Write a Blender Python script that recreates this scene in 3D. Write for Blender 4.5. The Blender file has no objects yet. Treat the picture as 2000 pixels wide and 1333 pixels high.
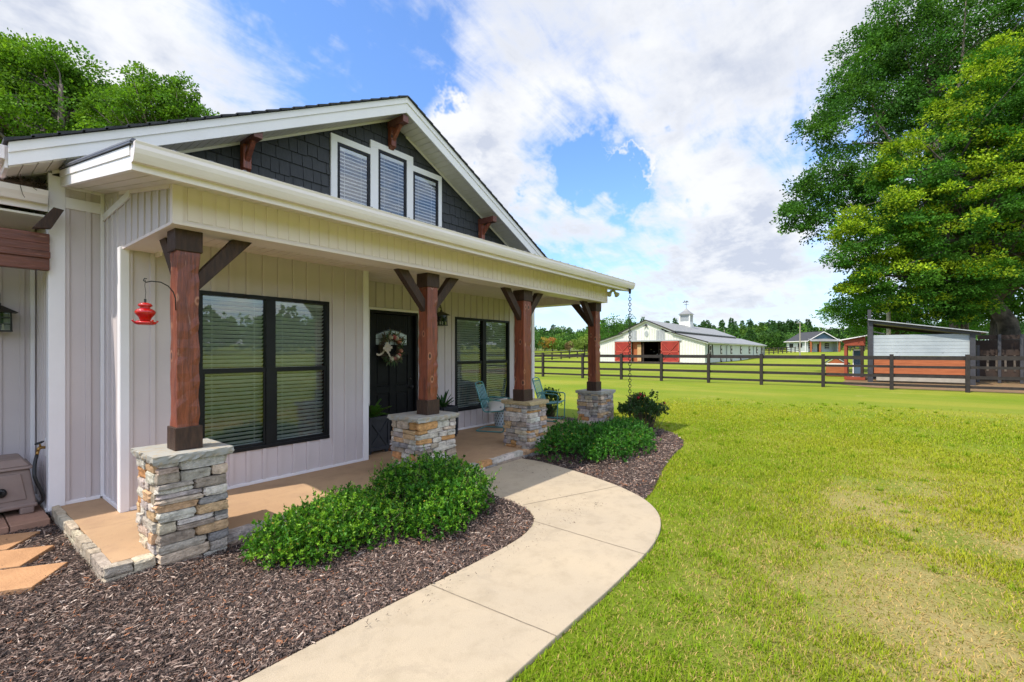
import bpy, math, random
import numpy as np
from mathutils import Vector, Matrix, Euler
PI = math.pi
random.seed(7)
rng = np.random.default_rng(7)
sc = bpy.context.scene
COL = sc.collection

# ------------------------------------------------------------------ camera
HEAD = math.radians(38.06)
cam_d = bpy.data.cameras.new("camera")
cam = bpy.data.objects.new("camera", cam_d)
COL.objects.link(cam)
cam.location = (0, 0, 1.65)
cam.rotation_euler = (PI/2, 0, HEAD - PI/2)
cam_d.sensor_width = 36.0
cam_d.lens = 903/2000*36.0
cam_d.shift_y = (687-666.5)/2000
cam_d.clip_start = 0.05
cam_d.clip_end = 3000
sc.camera = cam

# ------------------------------------------------------------------ light
SUNV = Vector((-0.62, 0.165, 1.0)).normalized()      # towards the sun
EL = math.asin(SUNV.z)
sun_d = bpy.data.lights.new("sun", 'SUN')
sun_d.energy = 3.7
sun_d.angle = math.radians(0.6)
sun_d.color = (1.0, 0.94, 0.84)
sun = bpy.data.objects.new("sun", sun_d)
COL.objects.link(sun)
sun.rotation_euler = SUNV.to_track_quat('Z', 'Y').to_euler()

sc.view_settings.view_transform = 'Standard'
sc.view_settings.look = 'None'
sc.view_settings.exposure = 0.50
sc.view_settings.gamma = 1.0

def ray(px, py):
    """direction of a point of the sky seen from the porch, for placing the gaps between clouds"""
    f = (math.cos(HEAD), math.sin(HEAD)); r = (math.sin(HEAD), -math.cos(HEAD)); u = (px-1000)/903
    return Vector((f[0]+u*r[0], f[1]+u*r[1], (687-py)/903)).normalized()

class NT:
    """tiny node-tree builder"""
    def __init__(s, tree):
        s.t = tree; s.n = tree.nodes; s.l = tree.links
    def new(s, kind, **kw):
        n = s.n.new(kind)
        for k, v in kw.items():
            if k.startswith('i_'):
                key = k[2:]
                key = int(key) if key.isdigit() else key.replace('_', ' ')
                s.set(n.inputs[key], v)
            else:
                setattr(n, k, v)
        return n
    def set(s, inp, v):
        if isinstance(v, bpy.types.NodeSocket): s.l.new(v, inp)
        else: inp.default_value = v
    def math(s, op, a, b=0.0, c=None, clamp=False):
        n = s.n.new('ShaderNodeMath'); n.operation = op; n.use_clamp = clamp
        s.set(n.inputs[0], a); s.set(n.inputs[1], b)
        if c is not None: s.set(n.inputs[2], c)
        return n.outputs[0]
    def vmath(s, op, a, b=(0, 0, 0)):
        n = s.n.new('ShaderNodeVectorMath'); n.operation = op
        s.set(n.inputs[0], a)
        if op == 'SCALE': s.set(n.inputs['Scale'], b)
        else: s.set(n.inputs[1], b)
        return n.outputs['Value'] if op in ('DOT_PRODUCT', 'LENGTH', 'DISTANCE') else n.outputs[0]
    def noise(s, vec, scale, detail=4, rough=0.55, dist=0.0):
        n = s.n.new('ShaderNodeTexNoise')
        if vec is not None: s.l.new(vec, n.inputs['Vector'])
        n.inputs['Scale'].default_value = scale; n.inputs['Detail'].default_value = detail
        n.inputs['Roughness'].default_value = rough; n.inputs['Distortion'].default_value = dist
        return n.outputs['Fac']
    def rng(s, v, a, b, c=0.0, d=1.0, smooth=False):
        n = s.n.new('ShaderNodeMapRange')
        if smooth: n.interpolation_type = 'SMOOTHSTEP'
        s.set(n.inputs[0], v)
        for i, x in enumerate((a, b, c, d)): n.inputs[i+1].default_value = x
        return n.outputs[0]
    def mix(s, f, a, b, blend='MIX'):
        n = s.n.new('ShaderNodeMix'); n.data_type = 'RGBA'; n.blend_type = blend
        s.set(n.inputs[0], f)
        def c(x): return x if isinstance(x, bpy.types.NodeSocket) else (tuple(x)+(1,) if len(x) == 3 else x)
        s.set(n.inputs[6], c(a)); s.set(n.inputs[7], c(b))
        return n.outputs[2]

world = bpy.data.worlds.new("World"); sc.world = world; world.use_nodes = True
W = NT(world.node_tree); W.n.clear()
wout = W.new('ShaderNodeOutputWorld'); bg = W.new('ShaderNodeBackground')
bg.inputs['Strength'].default_value = 0.14
W.l.new(bg.outputs[0], wout.inputs[0])
sky = W.new('ShaderNodeTexSky'); sky.sky_type = 'NISHITA'; sky.sun_disc = False
sky.sun_elevation = EL; sky.sun_rotation = math.atan2(SUNV.x, SUNV.y)
sky.air_density = 1.0; sky.dust_density = 0.6; sky.ozone_density = 2.0
skyc = W.mix(1.0, sky.outputs[0], (.96, 1.22, 1.56), 'MULTIPLY')
dirv = W.new('ShaderNodeTexCoord').outputs['Generated']
sep = W.new('ShaderNodeSeparateXYZ'); W.l.new(dirv, sep.inputs[0])
zz = W.math('MAXIMUM', sep.outputs[2], 0.0)
den = W.math('ADD', zz, 0.22)
comb = W.new('ShaderNodeCombineXYZ')
W.l.new(W.math('DIVIDE', sep.outputs[0], den), comb.inputs[0])
W.l.new(W.math('DIVIDE', sep.outputs[1], den), comb.inputs[1])
pl = comb.outputs[0]
n_big = W.noise(pl, 1.35, 7, 0.58, 0.25)
n_small = W.noise(pl, 4.6, 8, 0.62, 0.35)
# wispy stretched cloud
mp = W.new('ShaderNodeMapping'); W.l.new(pl, mp.inputs[0]); mp.inputs['Rotation'].default_value = (0, 0, 0.35); mp.inputs['Scale'].default_value = (0.9, 4.2, 1)
n_wisp = W.noise(mp.outputs[0], 2.3, 7, 0.62, 0.8)
cov = W.math('ADD', W.math('MULTIPLY', n_big, 1.5), W.math('MULTIPLY', n_small, 1.05))
cov = W.math('ADD', cov, W.math('MULTIPLY', n_wisp, 0.75))
cov = W.math('ADD', cov, -1.29)
nd = W.noise(dirv, 3.2, 6, 0.62)
nd2 = W.math('MULTIPLY', W.math('SUBTRACT', nd, 0.5), 0.13)
def blob(px, py, sharp, amt, cov):
    d = W.vmath('DOT_PRODUCT', dirv, tuple(ray(px, py)))
    k = W.math('MULTIPLY', W.math('SUBTRACT', W.math('ADD', d, nd2), 1.0), sharp)
    g = W.math('POWER', 2.718, k)
    return W.math('ADD', cov, W.math('MULTIPLY', W.math('MINIMUM', g, 1.6), amt))
for h in ((520, 40, 90, -.62), (640, 50, 100, -.50), (430, 80, 110, -.45), (700, 100, 180, -.3), (880, 0, 160, -.45),
          (1110, 285, 190, -.80), (1170, 390, 170, -.6), (1090, 430, 220, -.4), (1230, 460, 160, -.4), (850, 190, 170, -.4), (1360, 110, 400, -.3),
          (1590, 230, 150, -.35), (1130, 540, 130, -.35), (1400, 560, 60, -.12),
          (60, 40, 30, .35), (250, 40, 70, .55), (360, 200, 90, .5), (330, 110, 120, .3), (560, 180, 200, .3), (1000, 220, 120, .55), (960, 330, 120, .3), (1250, 120, 22, .35), (1340, 420, 120, .3), (1500, 330, 60, .25),
          (800, 90, 220, .35), (650, 130, 160, .3), (1330, 560, 120, .2), (1180, 335, 900, .3)):
    cov = blob(*h, cov)
alpha = W.rng(cov, 0.02, 0.70, 0, 1, True)
shade_n = W.noise(pl, 2.6, 6, 0.6, 0.2)
thick = W.rng(cov, 0.35, 1.25, 0, 1)
sh = W.math('MULTIPLY', W.rng(W.math('ADD', W.math('MULTIPLY', shade_n, .6), W.math('MULTIPLY', n_big, .4)), 0.42, 0.58, 0, 1, True), W.math('MULTIPLY', thick, 1.5), clamp=True)
cloudc = W.mix(sh, (5.1, 5.15, 5.25), (3.3, 3.55, 4.15))
# unseen clouds by the sun and facing the porch, boosted to fill its shade
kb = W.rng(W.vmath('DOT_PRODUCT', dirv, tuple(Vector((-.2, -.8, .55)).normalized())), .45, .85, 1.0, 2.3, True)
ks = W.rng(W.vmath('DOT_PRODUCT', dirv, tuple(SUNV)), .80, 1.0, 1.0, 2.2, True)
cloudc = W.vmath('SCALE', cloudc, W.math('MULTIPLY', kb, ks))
hz = W.math('POWER', W.math('SUBTRACT', 1.0, zz), 9.0)
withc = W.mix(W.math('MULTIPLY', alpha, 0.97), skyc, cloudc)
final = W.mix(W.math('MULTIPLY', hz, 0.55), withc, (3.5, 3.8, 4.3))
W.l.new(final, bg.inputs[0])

# ------------------------------------------------------------------ materials
def mat(name):
    m = bpy.data.materials.new(name); m.use_nodes = True
    t = NT(m.node_tree); t.n.clear()
    o = t.new('ShaderNodeOutputMaterial'); b = t.new('ShaderNodeBsdfPrincipled')
    t.l.new(b.outputs[0], o.inputs[0])
    return m, t, b, o
def bump(t, b, h, dist, strength=1.0):
    n = t.new('ShaderNodeBump'); n.inputs['Distance'].default_value = dist; n.inputs['Strength'].default_value = strength
    t.l.new(h, n.inputs['Height']); t.l.new(n.outputs[0], b.inputs['Normal'])
def gen(name, c1, c2=None, rough=0.6, scale=8, bscale=60, bdist=0.002, metal=0.0, spec=0.4, stretch=(1, 1, 1), lo=0.35, hi=0.65, coat=0):
    m, t, b, o = mat(name)
    tc = t.new('ShaderNodeTexCoord')
    mp = t.new('ShaderNodeMapping'); t.l.new(tc.outputs['Object'], mp.inputs[0]); mp.inputs['Scale'].default_value = stretch
    v = mp.outputs[0]
    if c2 is None: c2 = tuple(x*0.86 for x in c1)
    f = t.rng(t.noise(v, scale, 6, 0.6), lo, hi)
    t.set(b.inputs['Base Color'], t.mix(f, c1, c2))
    t.set(b.inputs['Roughness'], t.rng(t.noise(v, scale*3, 3), .3, .7, rough-.08, min(1, rough+.1)))
    b.inputs['Metallic'].default_value = metal
    b.inputs['Specular IOR Level'].default_value = spec
    if coat: b.inputs['Coat Weight'].default_value = coat
    if bdist: bump(t, b, t.noise(v, bscale, 5), bdist)
    return m
def attrmat(name, rough=0.7, spec=0.3, var=0.12, nscale=30, bscale=90, bdist=0.002, trans=0.0, tint=None, metal=0):
    """colour comes from the mesh's own per-piece colour attribute, broken up by noise"""
    m, t, b, o = mat(name)
    a = t.new('ShaderNodeAttribute'); a.attribute_name = 'Col'
    tc = t.new('ShaderNodeTexCoord')
    nf = t.noise(tc.outputs['Object'], nscale, 6, 0.65)
    k = t.rng(nf, 0.3, 0.7, 1-var, 1+var)
    c = t.vmath('SCALE', a.outputs['Color'], k)
    t.set(b.inputs['Base Color'], c)
    b.inputs['Roughness'].default_value = rough; b.inputs['Specular IOR Level'].default_value = spec
    if bdist: bump(t, b, t.noise(tc.outputs['Object'], bscale, 6, .6), bdist)
    if trans:
        tr = t.new('ShaderNodeBsdfTranslucent'); t.set(tr.inputs['Color'], t.vmath('MULTIPLY', c, (1.25, 1.35, .55)))
        ms = t.new('ShaderNodeMixShader'); ms.inputs[0].default_value = trans
        t.l.new(b.outputs[0], ms.inputs[1]); t.l.new(tr.outputs[0], ms.inputs[2]); t.l.new(ms.outputs[0], o.inputs[0])
    return m

M = {}
M['trim'] = gen('white trim vinyl', (.86, .82, .82), (.82, .775, .77), .45, 2.5, 40, .0005)
M['cream'] = gen('cream vinyl', (.86, .745, .715), (.82, .70, .665), .42, 2.0, 40, .0005)
M['gutter'] = gen('cream painted gutter', (.88, .79, .775), (.79, .70, .68), .35, 3.0, 30, .0005, stretch=(.4, 3, 3), coat=.1)
M['siding'] = gen('warm grey vertical siding', (.625, .55, .535), (.58, .51, .50), .5, 1.6, 50, .0006)
M['soffit'] = gen('soffit panels', (.80, .74, .66), (.75, .69, .60), .5, 2, 50, .0004)
M['black'] = gen('black window frame', (.008, .008, .009), (.013, .013, .014), .4, 6, 60, .0003, spec=.25)
M['blackdoor'] = gen('black painted door', (.006, .006, .007), (.010, .010, .011), .42, 6, 90, .0004, spec=.18)
M['planter'] = gen('charcoal painted planter wood', (.016, .018, .024), (.03, .032, .038), .5, 8, 90, .0008)
M['blind'] = gen('white window blind slats', (.86, .87, .85), (.82, .83, .81), .5, 2, 50, 0)
M['blackmetal'] = gen('black wrought metal', (.012, .012, .012), (.03, .028, .025), .45, 30, 200, .0006, spec=.5)
M['darkwood'] = gen('dark stained timber', (.035, .019, .013), (.07, .036, .022), .55, 7, 45, .004, stretch=(6, 6, 1), spec=.35)
M['mulchbase'] = gen('dark mulch bed soil', (.045, .030, .026), (.10, .066, .055), .95, 30, 70, .02)
M['asph'] = gen('dark asphalt shingle', (.035, .036, .040), (.06, .06, .065), .85, 9, 120, .004)
M['metalroof'] = gen('charcoal standing seam metal', (.10, .10, .115), (.13, .13, .14), .4, 2, 20, .0004, metal=.5)
M['greyroof'] = gen('grey metal barn roof', (.27, .27, .265), (.22, .22, .215), .45, .6, 8, .002, metal=.2)
M['fence'] = gen('dark brown painted fence board', (.018, .013, .012), (.034, .025, .022), .6, 5, 40, .002)
M['fencew'] = gen('weathered grey white fence', (.55, .56, .56), (.45, .46, .46), .7, 3, 30, .001)
M['barnwhite'] = gen('white barn metal siding', (.74, .73, .68), (.67, .66, .60), .5, .4, 6, .001)
M['barngrey'] = gen('pale grey barn side', (.55, .585, .575), (.48, .51, .50), .5, .4, 6, .001)
M['barnred'] = gen('red barn door paint', (.36, .035, .022), (.26, .026, .018), .5, 1.2, 20, .003)
M['redtrim'] = gen('faded red brace', (.46, .085, .05), (.38, .06, .04), .5, 1.2, 20, .003)
M['barninside'] = gen('dark barn interior wood', (.05, .03, .02), (.03, .02, .015), .8, 2, 20, .003)
M['tanwood'] = gen('tan raw plywood', (.55, .36, .17), (.45, .28, .13), .7, 2, 20, .002)
M['louvre'] = gen('grey metal louvre', (.40, .42, .43), (.33, .35, .36), .5, 3, 30, .001)
M['cedar'] = gen('orange stained cedar', (.42, .13, .045), (.32, .09, .03), .6, 2, 20, .003, stretch=(1, 1, 8))
M['redwood'] = gen('red stained shelter wood', (.33, .065, .03), (.25, .05, .022), .6, 2, 20, .002)
M['shedmetal'] = gen('pale galvanised shed siding', (.33, .37, .385), (.42, .46, .47), .45, .9, 12, .001)
M['slate'] = gen('slate blue gable siding', (.075, .13, .19), (.06, .11, .16), .6, 2, 20, .001)
M['brass'] = gen('aged brass spigot', (.42, .24, .07), (.30, .17, .06), .35, 30, 100, .0005, metal=.9)
M['rubber'] = gen('black rubber hose', (.010, .010, .011), (.018, .018, .018), .4, 20, 100, .0003)
M['plastic'] = gen('taupe moulded plastic', (.27, .195, .165), (.23, .165, .14), .5, 5, 150, .0008)
M['teal'] = gen('teal enamelled chair metal', (.10, .30, .29), (.08, .25, .25), .35, 12, 90, .0004, coat=.2)
M['drum'] = gen('white ceramic drum stool', (.62, .70, .74), (.55, .63, .68), .25, 9, 60, 0, coat=.3)
M['nest'] = gen('dry nest straw', (.13, .085, .055), (.05, .035, .025), .95, 40, 80, .01)
M['bulb'] = gen('off white floodlight housing', (.62, .60, .52), (.55, .53, .46), .4, 10, 50, .0005)
M['doormat'] = gen('rust brown coir doormat', (.20, .07, .025), (.13, .045, .02), .95, 60, 300, .006)
M['chainm'] = gen('dark rain chain metal', (.035, .030, .028), (.06, .05, .045), .4, 30, 90, .0004, metal=.7)
M['paver'] = gen('buff stepping paver', (.50, .27, .13), (.40, .21, .10), .85, 5, 60, .006)
M['brick'] = gen('pinkish edging block', (.40, .22, .15), (.32, .18, .12), .85, 7, 100, .004)
M['bark'] = gen('tree bark', (.16, .13, .10), (.06, .048, .038), .9, 3, 14, .03, stretch=(3, 3, .8))
M['barkpale'] = gen('mottled pale bark', (.13, .11, .085), (.035, .03, .024), .9, 2.2, 14, .03)
M['stem'] = gen('shrub stems', (.12, .085, .05), (.07, .05, .03), .8, 20, 60, .001)
M['stone'] = attrmat('ledge stone', .85, .25, .38, 16, 38, .02)
M['cap'] = None
M['shingle'] = gen('charcoal shake siding', (.036, .037, .041), (.048, .049, .053), .62, 7, 45, .0022, stretch=(6, 6, 1))
M['leaf'] = attrmat('shrub leaf', .48, .28, .18, 40, 60, 0, trans=.28)
M['treeleaf'] = attrmat('tree leaf', .7, .12, .25, .7, 60, 0, trans=.30)
M['grassblade'] = attrmat('grass blade', .75, .08, .10, 20, 60, 0, trans=.30)
M['chip'] = attrmat('bark chip', .8, .3, .30, 60, 140, .002)
M['flower'] = attrmat('petals', .6, .3, .1, 40, 60, 0, trans=.2)
M['pole'] = gen('weathered utility pole', (.38, .34, .27), (.30, .27, .22), .8, 4, 30, .003)

def m_wood(name, c_hi, c_lo, knots=True, grain=(9, 9, .75)):
    m, t, b, o = mat(name)
    tc = t.new('ShaderNodeTexCoord')
    mp = t.new('ShaderNodeMapping'); t.l.new(tc.outputs['Object'], mp.inputs[0]); mp.inputs['Scale'].default_value = grain
    v = mp.outputs[0]
    n1 = t.noise(v, 2.2, 7, .62, 1.2)
    n2 = t.noise(v, 9, 6, .6, .4)
    f = t.rng(t.math('ADD', t.math('MULTIPLY', n1, .7), t.math('MULTIPLY', n2, .3)), .36, .64)
    c = t.mix(f, c_hi, c_lo)
    h = t.math('MULTIPLY', n2, 1.0)
    if knots:
        vm = t.new('ShaderNodeMapping'); t.l.new(tc.outputs['Object'], vm.inputs[0]); vm.inputs['Scale'].default_value = (7.5, 7.5, 4.6)
        vo = t.new('ShaderNodeTexVoronoi'); t.l.new(vm.outputs[0], vo.inputs['Vector']); vo.inputs['Scale'].default_value = 1.0
        kd = vo.outputs['Distance']
        core = t.rng(kd, .10, .15, 1, 0); ring = t.math('MULTIPLY', t.rng(kd, .15, .17, 0, 1), t.rng(kd, .20, .25, 1, 0))
        c = t.mix(t.math('MULTIPLY', ring, .55), c, (.55, .27, .16))
        c = t.mix(core, c, (.05, .022, .016))
    wm = t.new('ShaderNodeMapping'); t.l.new(tc.outputs['Object'], wm.inputs[0]); wm.inputs['Scale'].default_value = tuple(1.9*x for x in grain)
    wane = t.math('MULTIPLY', t.rng(t.noise(wm.outputs[0], 1.3, 6, .7, 1.8), .62, .66), .55)
    c = t.mix(wane, c, (.42, .22, .16))
    t.set(b.inputs['Base Color'], c)
    b.inputs['Roughness'].default_value = .36; b.inputs['Specular IOR Level'].default_value = .5
    bump(t, b, h, .006)
    return m
M['post'] = m_wood('red brown stained cedar post', (.33, .085, .038), (.095, .026, .016))
M['header'] = m_wood('brown rough sawn header', (.20, .062, .036), (.085, .028, .019), False, (.75, 9, 9))

def m_concrete(name, c1, c2, stain, s=1.0):
    m, t, b, o = mat(name)
    tc = t.new('ShaderNodeTexCoord'); v = tc.outputs['Object']
    n1 = t.noise(v, .9*s, 7, .62, .3); n2 = t.noise(v, 5*s, 6, .65); n3 = t.noise(v, 160, 3, .7)
    c = t.mix(t.rng(n1, .34, .68), c1, c2)
    c = t.mix(t.math('MULTIPLY', t.rng(n2, .48, .70), .6), c, stain)
    bl = t.noise(v, 2.3*s, 8, .7, 1.5); c = t.mix(t.math('MULTIPLY', t.rng(bl, .55, .62), .30), c, tuple(x*.78 for x in c2))
    pit = t.noise(v, 45, 2, .5); c = t.mix(t.math('MULTIPLY', t.rng(pit, .68, .74), .45), c, tuple(x*.5 for x in c2))
    c = t.mix(t.math('MULTIPLY', t.rng(n3, .35, .65), .24), c, tuple(x*.45 for x in c1))
    t.set(b.inputs['Base Color'], c)
    b.inputs['Roughness'].default_value = .8
    b.inputs['Specular IOR Level'].default_value = .3
    bump(t, b, t.math('ADD', n3, t.math('MULTIPLY', n2, 2.0)), .0016)
    return m
M['path'] = m_concrete('broomed concrete path', (.48, .385, .265), (.415, .34, .245), (.35, .28, .19))
M['porch'] = m_concrete('tan stained porch concrete', (.50, .325, .185), (.41, .255, .145), (.34, .21, .13), .8)
M['cap'] = m_concrete('grey stone cap', (.40, .38, .33), (.33, .33, .31), (.42, .27, .10), 3)
M['capy'] = m_concrete('buff stone cap', (.48, .37, .20), (.42, .33, .2), (.36, .25, .11), 3)

def m_ground():
    m, t, b, o = mat('lawn turf')
    tc = t.new('ShaderNodeTexCoord'); v = tc.outputs['Object']
    big = t.noise(v, .16, 5, .6, .4); mid = t.noise(v, .85, 6, .62, .5); fine = t.noise(v, 14, 6, .75); vf = t.noise(v, 60, 4, .8)
    g = t.mix(t.rng(fine, .32, .68), (.12, .18, .010), (.205, .24, .013))
    g = t.mix(t.rng(vf, .4, .7), g, (.205, .25, .02))
    yel = t.mix(t.rng(fine, .3, .7), (.25, .26, .022), (.31, .28, .05))
    straw = t.mix(t.rng(vf, .3, .7), (.34, .25, .10), (.50, .38, .18))
    g = t.mix(t.math('MULTIPLY', t.rng(big, .42, .62, 0, 1, True), .62), g, yel)
    # mown rows across the paddock
    mp = t.new('ShaderNodeMapping'); t.l.new(v, mp.inputs[0]); mp.inputs['Rotation'].default_value = (0, 0, -.12); mp.inputs['Scale'].default_value = (.55, .05, 1)
    row = t.noise(mp.outputs[0], 1.0, 4, .6)
    g = t.mix(t.math('MULTIPLY', t.rng(row, .46, .6), .45), g, (.12, .20, .010))
    # the worn, straw coloured area of the near lawn
    sp = t.new('ShaderNodeSeparateXYZ'); t.l.new(v, sp.inputs[0])
    dx = t.math('SUBTRACT', sp.outputs[0], 4.6); dy = t.math('ADD', sp.outputs[1], .7)
    rr = t.math('SQRT', t.math('ADD', t.math('POWER', t.math('MULTIPLY', dx, .26), 2.0), t.math('POWER', t.math('MULTIPLY', dy, .52), 2.0)))
    worn = t.math('MULTIPLY', t.rng(rr, .35, 1.35, 1, 0, True), t.math('MULTIPLY', t.rng(mid, .34, .62), .8))
    worn2 = t.math('MAXIMUM', worn, t.math('MULTIPLY', t.rng(mid, .60, .72), .25))
    c = t.mix(worn2, g, straw)
    t.set(b.inputs['Base Color'], c)
    b.inputs['Roughness'].default_value = .9; b.inputs['Specular IOR Level'].default_value = .12
    bump(t, b, t.math('ADD', fine, t.math('MULTIPLY', vf, .5)), .03)
    return m
M['ground'] = m_ground()
M['clay'] = gen('red clay soil', (.22, .115, .055), (.13, .10, .04), .95, 3, 30, .01)

def m_glass(name, base=.0, ior=1.9, tint=(.9, .95, .93)):
    m, t, b, o = mat(name); t.n.remove(b)
    fr = t.new('ShaderNodeFresnel'); fr.inputs[0].default_value = ior
    gl = t.new('ShaderNodeBsdfGlossy'); gl.inputs['Roughness'].default_value = .0; gl.inputs['Color'].default_value = (1, 1, 1, 1)
    tc = t.new('ShaderNodeTexCoord')
    bn = t.new('ShaderNodeBump'); bn.inputs['Distance'].default_value = .0012; bn.inputs['Strength'].default_value = .5
    t.l.new(t.noise(tc.outputs['Object'], 2.0, 2), bn.inputs['Height']); t.l.new(bn.outputs[0], gl.inputs['Normal'])
    tr = t.new('ShaderNodeBsdfTransparent'); tr.inputs[0].default_value = tint+(1,)
    ms = t.new('ShaderNodeMixShader'); t.l.new(t.math('ADD', fr.outputs[0], base, clamp=True), ms.inputs[0])
    t.l.new(tr.outputs[0], ms.inputs[1]); t.l.new(gl.outputs[0], ms.inputs[2]); t.l.new(ms.outputs[0], o.inputs[0])
    return m
M['glass'] = m_glass('window glass', .04, 1.75)
M['glassup'] = m_glass('upper window glass', .06, 1.6, (.92, .92, .97))
M['lampglass'] = m_glass('seeded lantern glass', .02, 1.5)
m, t, b, o = mat('red feeder glass'); b.inputs['Base Color'].default_value = (.62, .008, .008, 1); b.inputs['Roughness'].default_value = .08
b.inputs['Transmission Weight'].default_value = .35; b.inputs['Coat Weight'].default_value = .6; b.inputs['IOR'].default_value = 1.45
t.set(b.inputs['Base Color'], t.mix(t.rng(t.noise(t.new('ShaderNodeTexCoord').outputs['Object'], 12, 3), .4, .6), (.62, .006, .006), (.72, .03, .015)))
M['redglass'] = m
def m_pillow():
    m, t, b, o = mat('floral pillow cloth')
    v = t.new('ShaderNodeTexCoord').outputs['Object']
    vo = t.new('ShaderNodeTexVoronoi'); t.l.new(v, vo.inputs['Vector']); vo.inputs['Scale'].default_value = 10.0
    f = t.rng(t.math('ADD', vo.outputs['Distance'], t.math('MULTIPLY', t.noise(v, 22, 4), .25)), .28, .36, 1, 0)
    pick = t.rng(t.noise(v, 5, 2), .47, .55)
    t.set(b.inputs['Base Color'], t.mix(t.math('MULTIPLY', f, pick), (.72, .66, .58), t.mix(t.rng(t.noise(v, 9, 2), .45, .55), (.60, .05, .10), (.25, .28, .28))))
    b.inputs['Roughness'].default_value = .9
    bump(t, b, t.noise(v, 200, 2), .001)
    return m
M['pillow'] = m_pillow()

# ------------------------------------------------------------------ mesh helpers
class MB:
    """collects shapes of ONE mesh object"""
    def __init__(s): s.v = []; s.f = []; s.c = []; s.mi = []; s.cur = (1, 1, 1); s.m = 0
    def add(s, vs, fs, col=None):
        o = len(s.v); s.v += [tuple(p) for p in vs]; s.f += [tuple(i+o for i in f) for f in fs]
        s.c += [col or s.cur]*len(vs); s.mi += [s.m]*len(fs); return s
    def box(s, x0, x1, y0, y1, z0, z1, mtx=None, col=None):
        vs = [(x, y, z) for z in (z0, z1) for y in (y0, y1) for x in (x0, x1)]
        if mtx is not None: vs = [tuple(mtx @ Vector(p)) for p in vs]
        return s.add(vs, [(0, 2, 3, 1), (4, 5, 7, 6), (0, 1, 5, 4), (2, 6, 7, 3), (0, 4, 6, 2), (1, 3, 7, 5)], col)
    def prism(s, pts, axis, a0, a1, col=None):
        """pts: 2-D outline; axis 'x','y','z' extruded from a0 to a1"""
        n = len(pts)
        def P(p, a): return {'x': (a, p[0], p[1]), 'y': (p[0], a, p[1]), 'z': (p[0], p[1], a)}[axis]
        vs = [P(p, a0) for p in pts]+[P(p, a1) for p in pts]
        fs = [tuple(range(n)), tuple(range(2*n-1, n-1, -1))]+[(i, i+n, (i+1) % n+n, (i+1) % n) for i in range(n)]
        return s.add(vs, fs, col)
    def bar(s, p, q, w, h, up=(0, 0, 1), col=None):
        p = Vector(p); q = Vector(q); d = (q-p).normalized(); u = Vector(up)
        side = d.cross(u)
        if side.length < 1e-4: side = d.cross(Vector((1, 0, 0)))
        side.normalize(); u = side.cross(d).normalized()
        vs = [tuple(c+side*a*w/2+u*b_*h/2) for c in (p, q) for a, b_ in ((-1, -1), (1, -1), (1, 1), (-1, 1))]
        return s.add(vs, [(0, 1, 2, 3), (7, 6, 5, 4), (0, 4, 5, 1), (1, 5, 6, 2), (2, 6, 7, 3), (3, 7, 4, 0)], col)
    def tube(s, pts, r, n=8, closed=False, col=None):
        pts = [Vector(p) for p in pts]; k = len(pts)
        rs = r if isinstance(r, (list, tuple)) else [r]*k
        prev = None; vs = []
        for i, p in enumerate(pts):
            a = pts[(i-1) % k] if (closed or i) else p; b_ = pts[(i+1) % k] if (closed or i < k-1) else p
            d = (b_-a).normalized()
            if prev is None:
                prev = d.orthogonal().normalized()
            prev = (prev-d*prev.dot(d)).normalized(); e = d.cross(prev)
            for j in range(n):
                t_ = 2*PI*j/n; vs.append(tuple(p+(prev*math.cos(t_)+e*math.sin(t_))*rs[i]))
        fs = []
        for i in range(k if closed else k-1):
            for j in range(n):
                a = i*n+j; b_ = i*n+(j+1) % n; c = ((i+1) % k)*n+(j+1) % n; d = ((i+1) % k)*n+j
                fs.append((a, b_, c, d))
        if not closed: fs += [tuple(range(n-1, -1, -1)), tuple(range((k-1)*n, k*n))]
        return s.add(vs, fs, col)
    def lathe(s, prof, cx, cy, cz, n=24, col=None, mtx=None):
        vs = []; k = len(prof)
        for r, z in prof:
            for j in range(n):
                t_ = 2*PI*j/n; vs.append((cx+r*math.cos(t_), cy+r*math.sin(t_), cz+z))
        if mtx is not None: vs = [tuple(mtx @ Vector(p)) for p in vs]
        fs = [(i*n+j, i*n+(j+1) % n, (i+1)*n+(j+1) % n, (i+1)*n+j) for i in range(k-1) for j in range(n)]
        fs += [tuple(range(n-1, -1, -1)), tuple(range((k-1)*n, k*n))]
        return s.add(vs, fs, col)
    def build(s, name, m, parent=None, bevel=0, smooth=False, seg=2):
        me = bpy.data.meshes.new(name); me.from_pydata(s.v, [], s.f); me.update()
        ms = m if isinstance(m, (list, tuple)) else [m]
        for x in ms: me.materials.append(x)
        if len(ms) > 1: me.polygons.foreach_set('material_index', s.mi)
        if any(c != (1, 1, 1) for c in s.c):
            ca = me.color_attributes.new('Col', 'FLOAT_COLOR', 'POINT')
            ca.data.foreach_set('color', np.array([(*c, 1) for c in s.c], dtype=np.float32).ravel())
        import bmesh as _b
        bm = _b.new(); bm.from_mesh(me); _b.ops.recalc_face_normals(bm, faces=bm.faces); bm.to_mesh(me); bm.free()
        if smooth: me.polygons.foreach_set('use_smooth', [True]*len(me.polygons))
        return link(name, me, parent, bevel, seg)
def link(name, me, parent=None, bevel=0, seg=2):
    o = bpy.data.objects.new(name, me); COL.objects.link(o)
    if parent is not None: o.parent = parent
    if bevel:
        b = o.modifiers.new('bevel', 'BEVEL'); b.width = bevel; b.segments = seg; b.limit_method = 'ANGLE'; b.angle_limit = math.radians(40)
    return o
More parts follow.
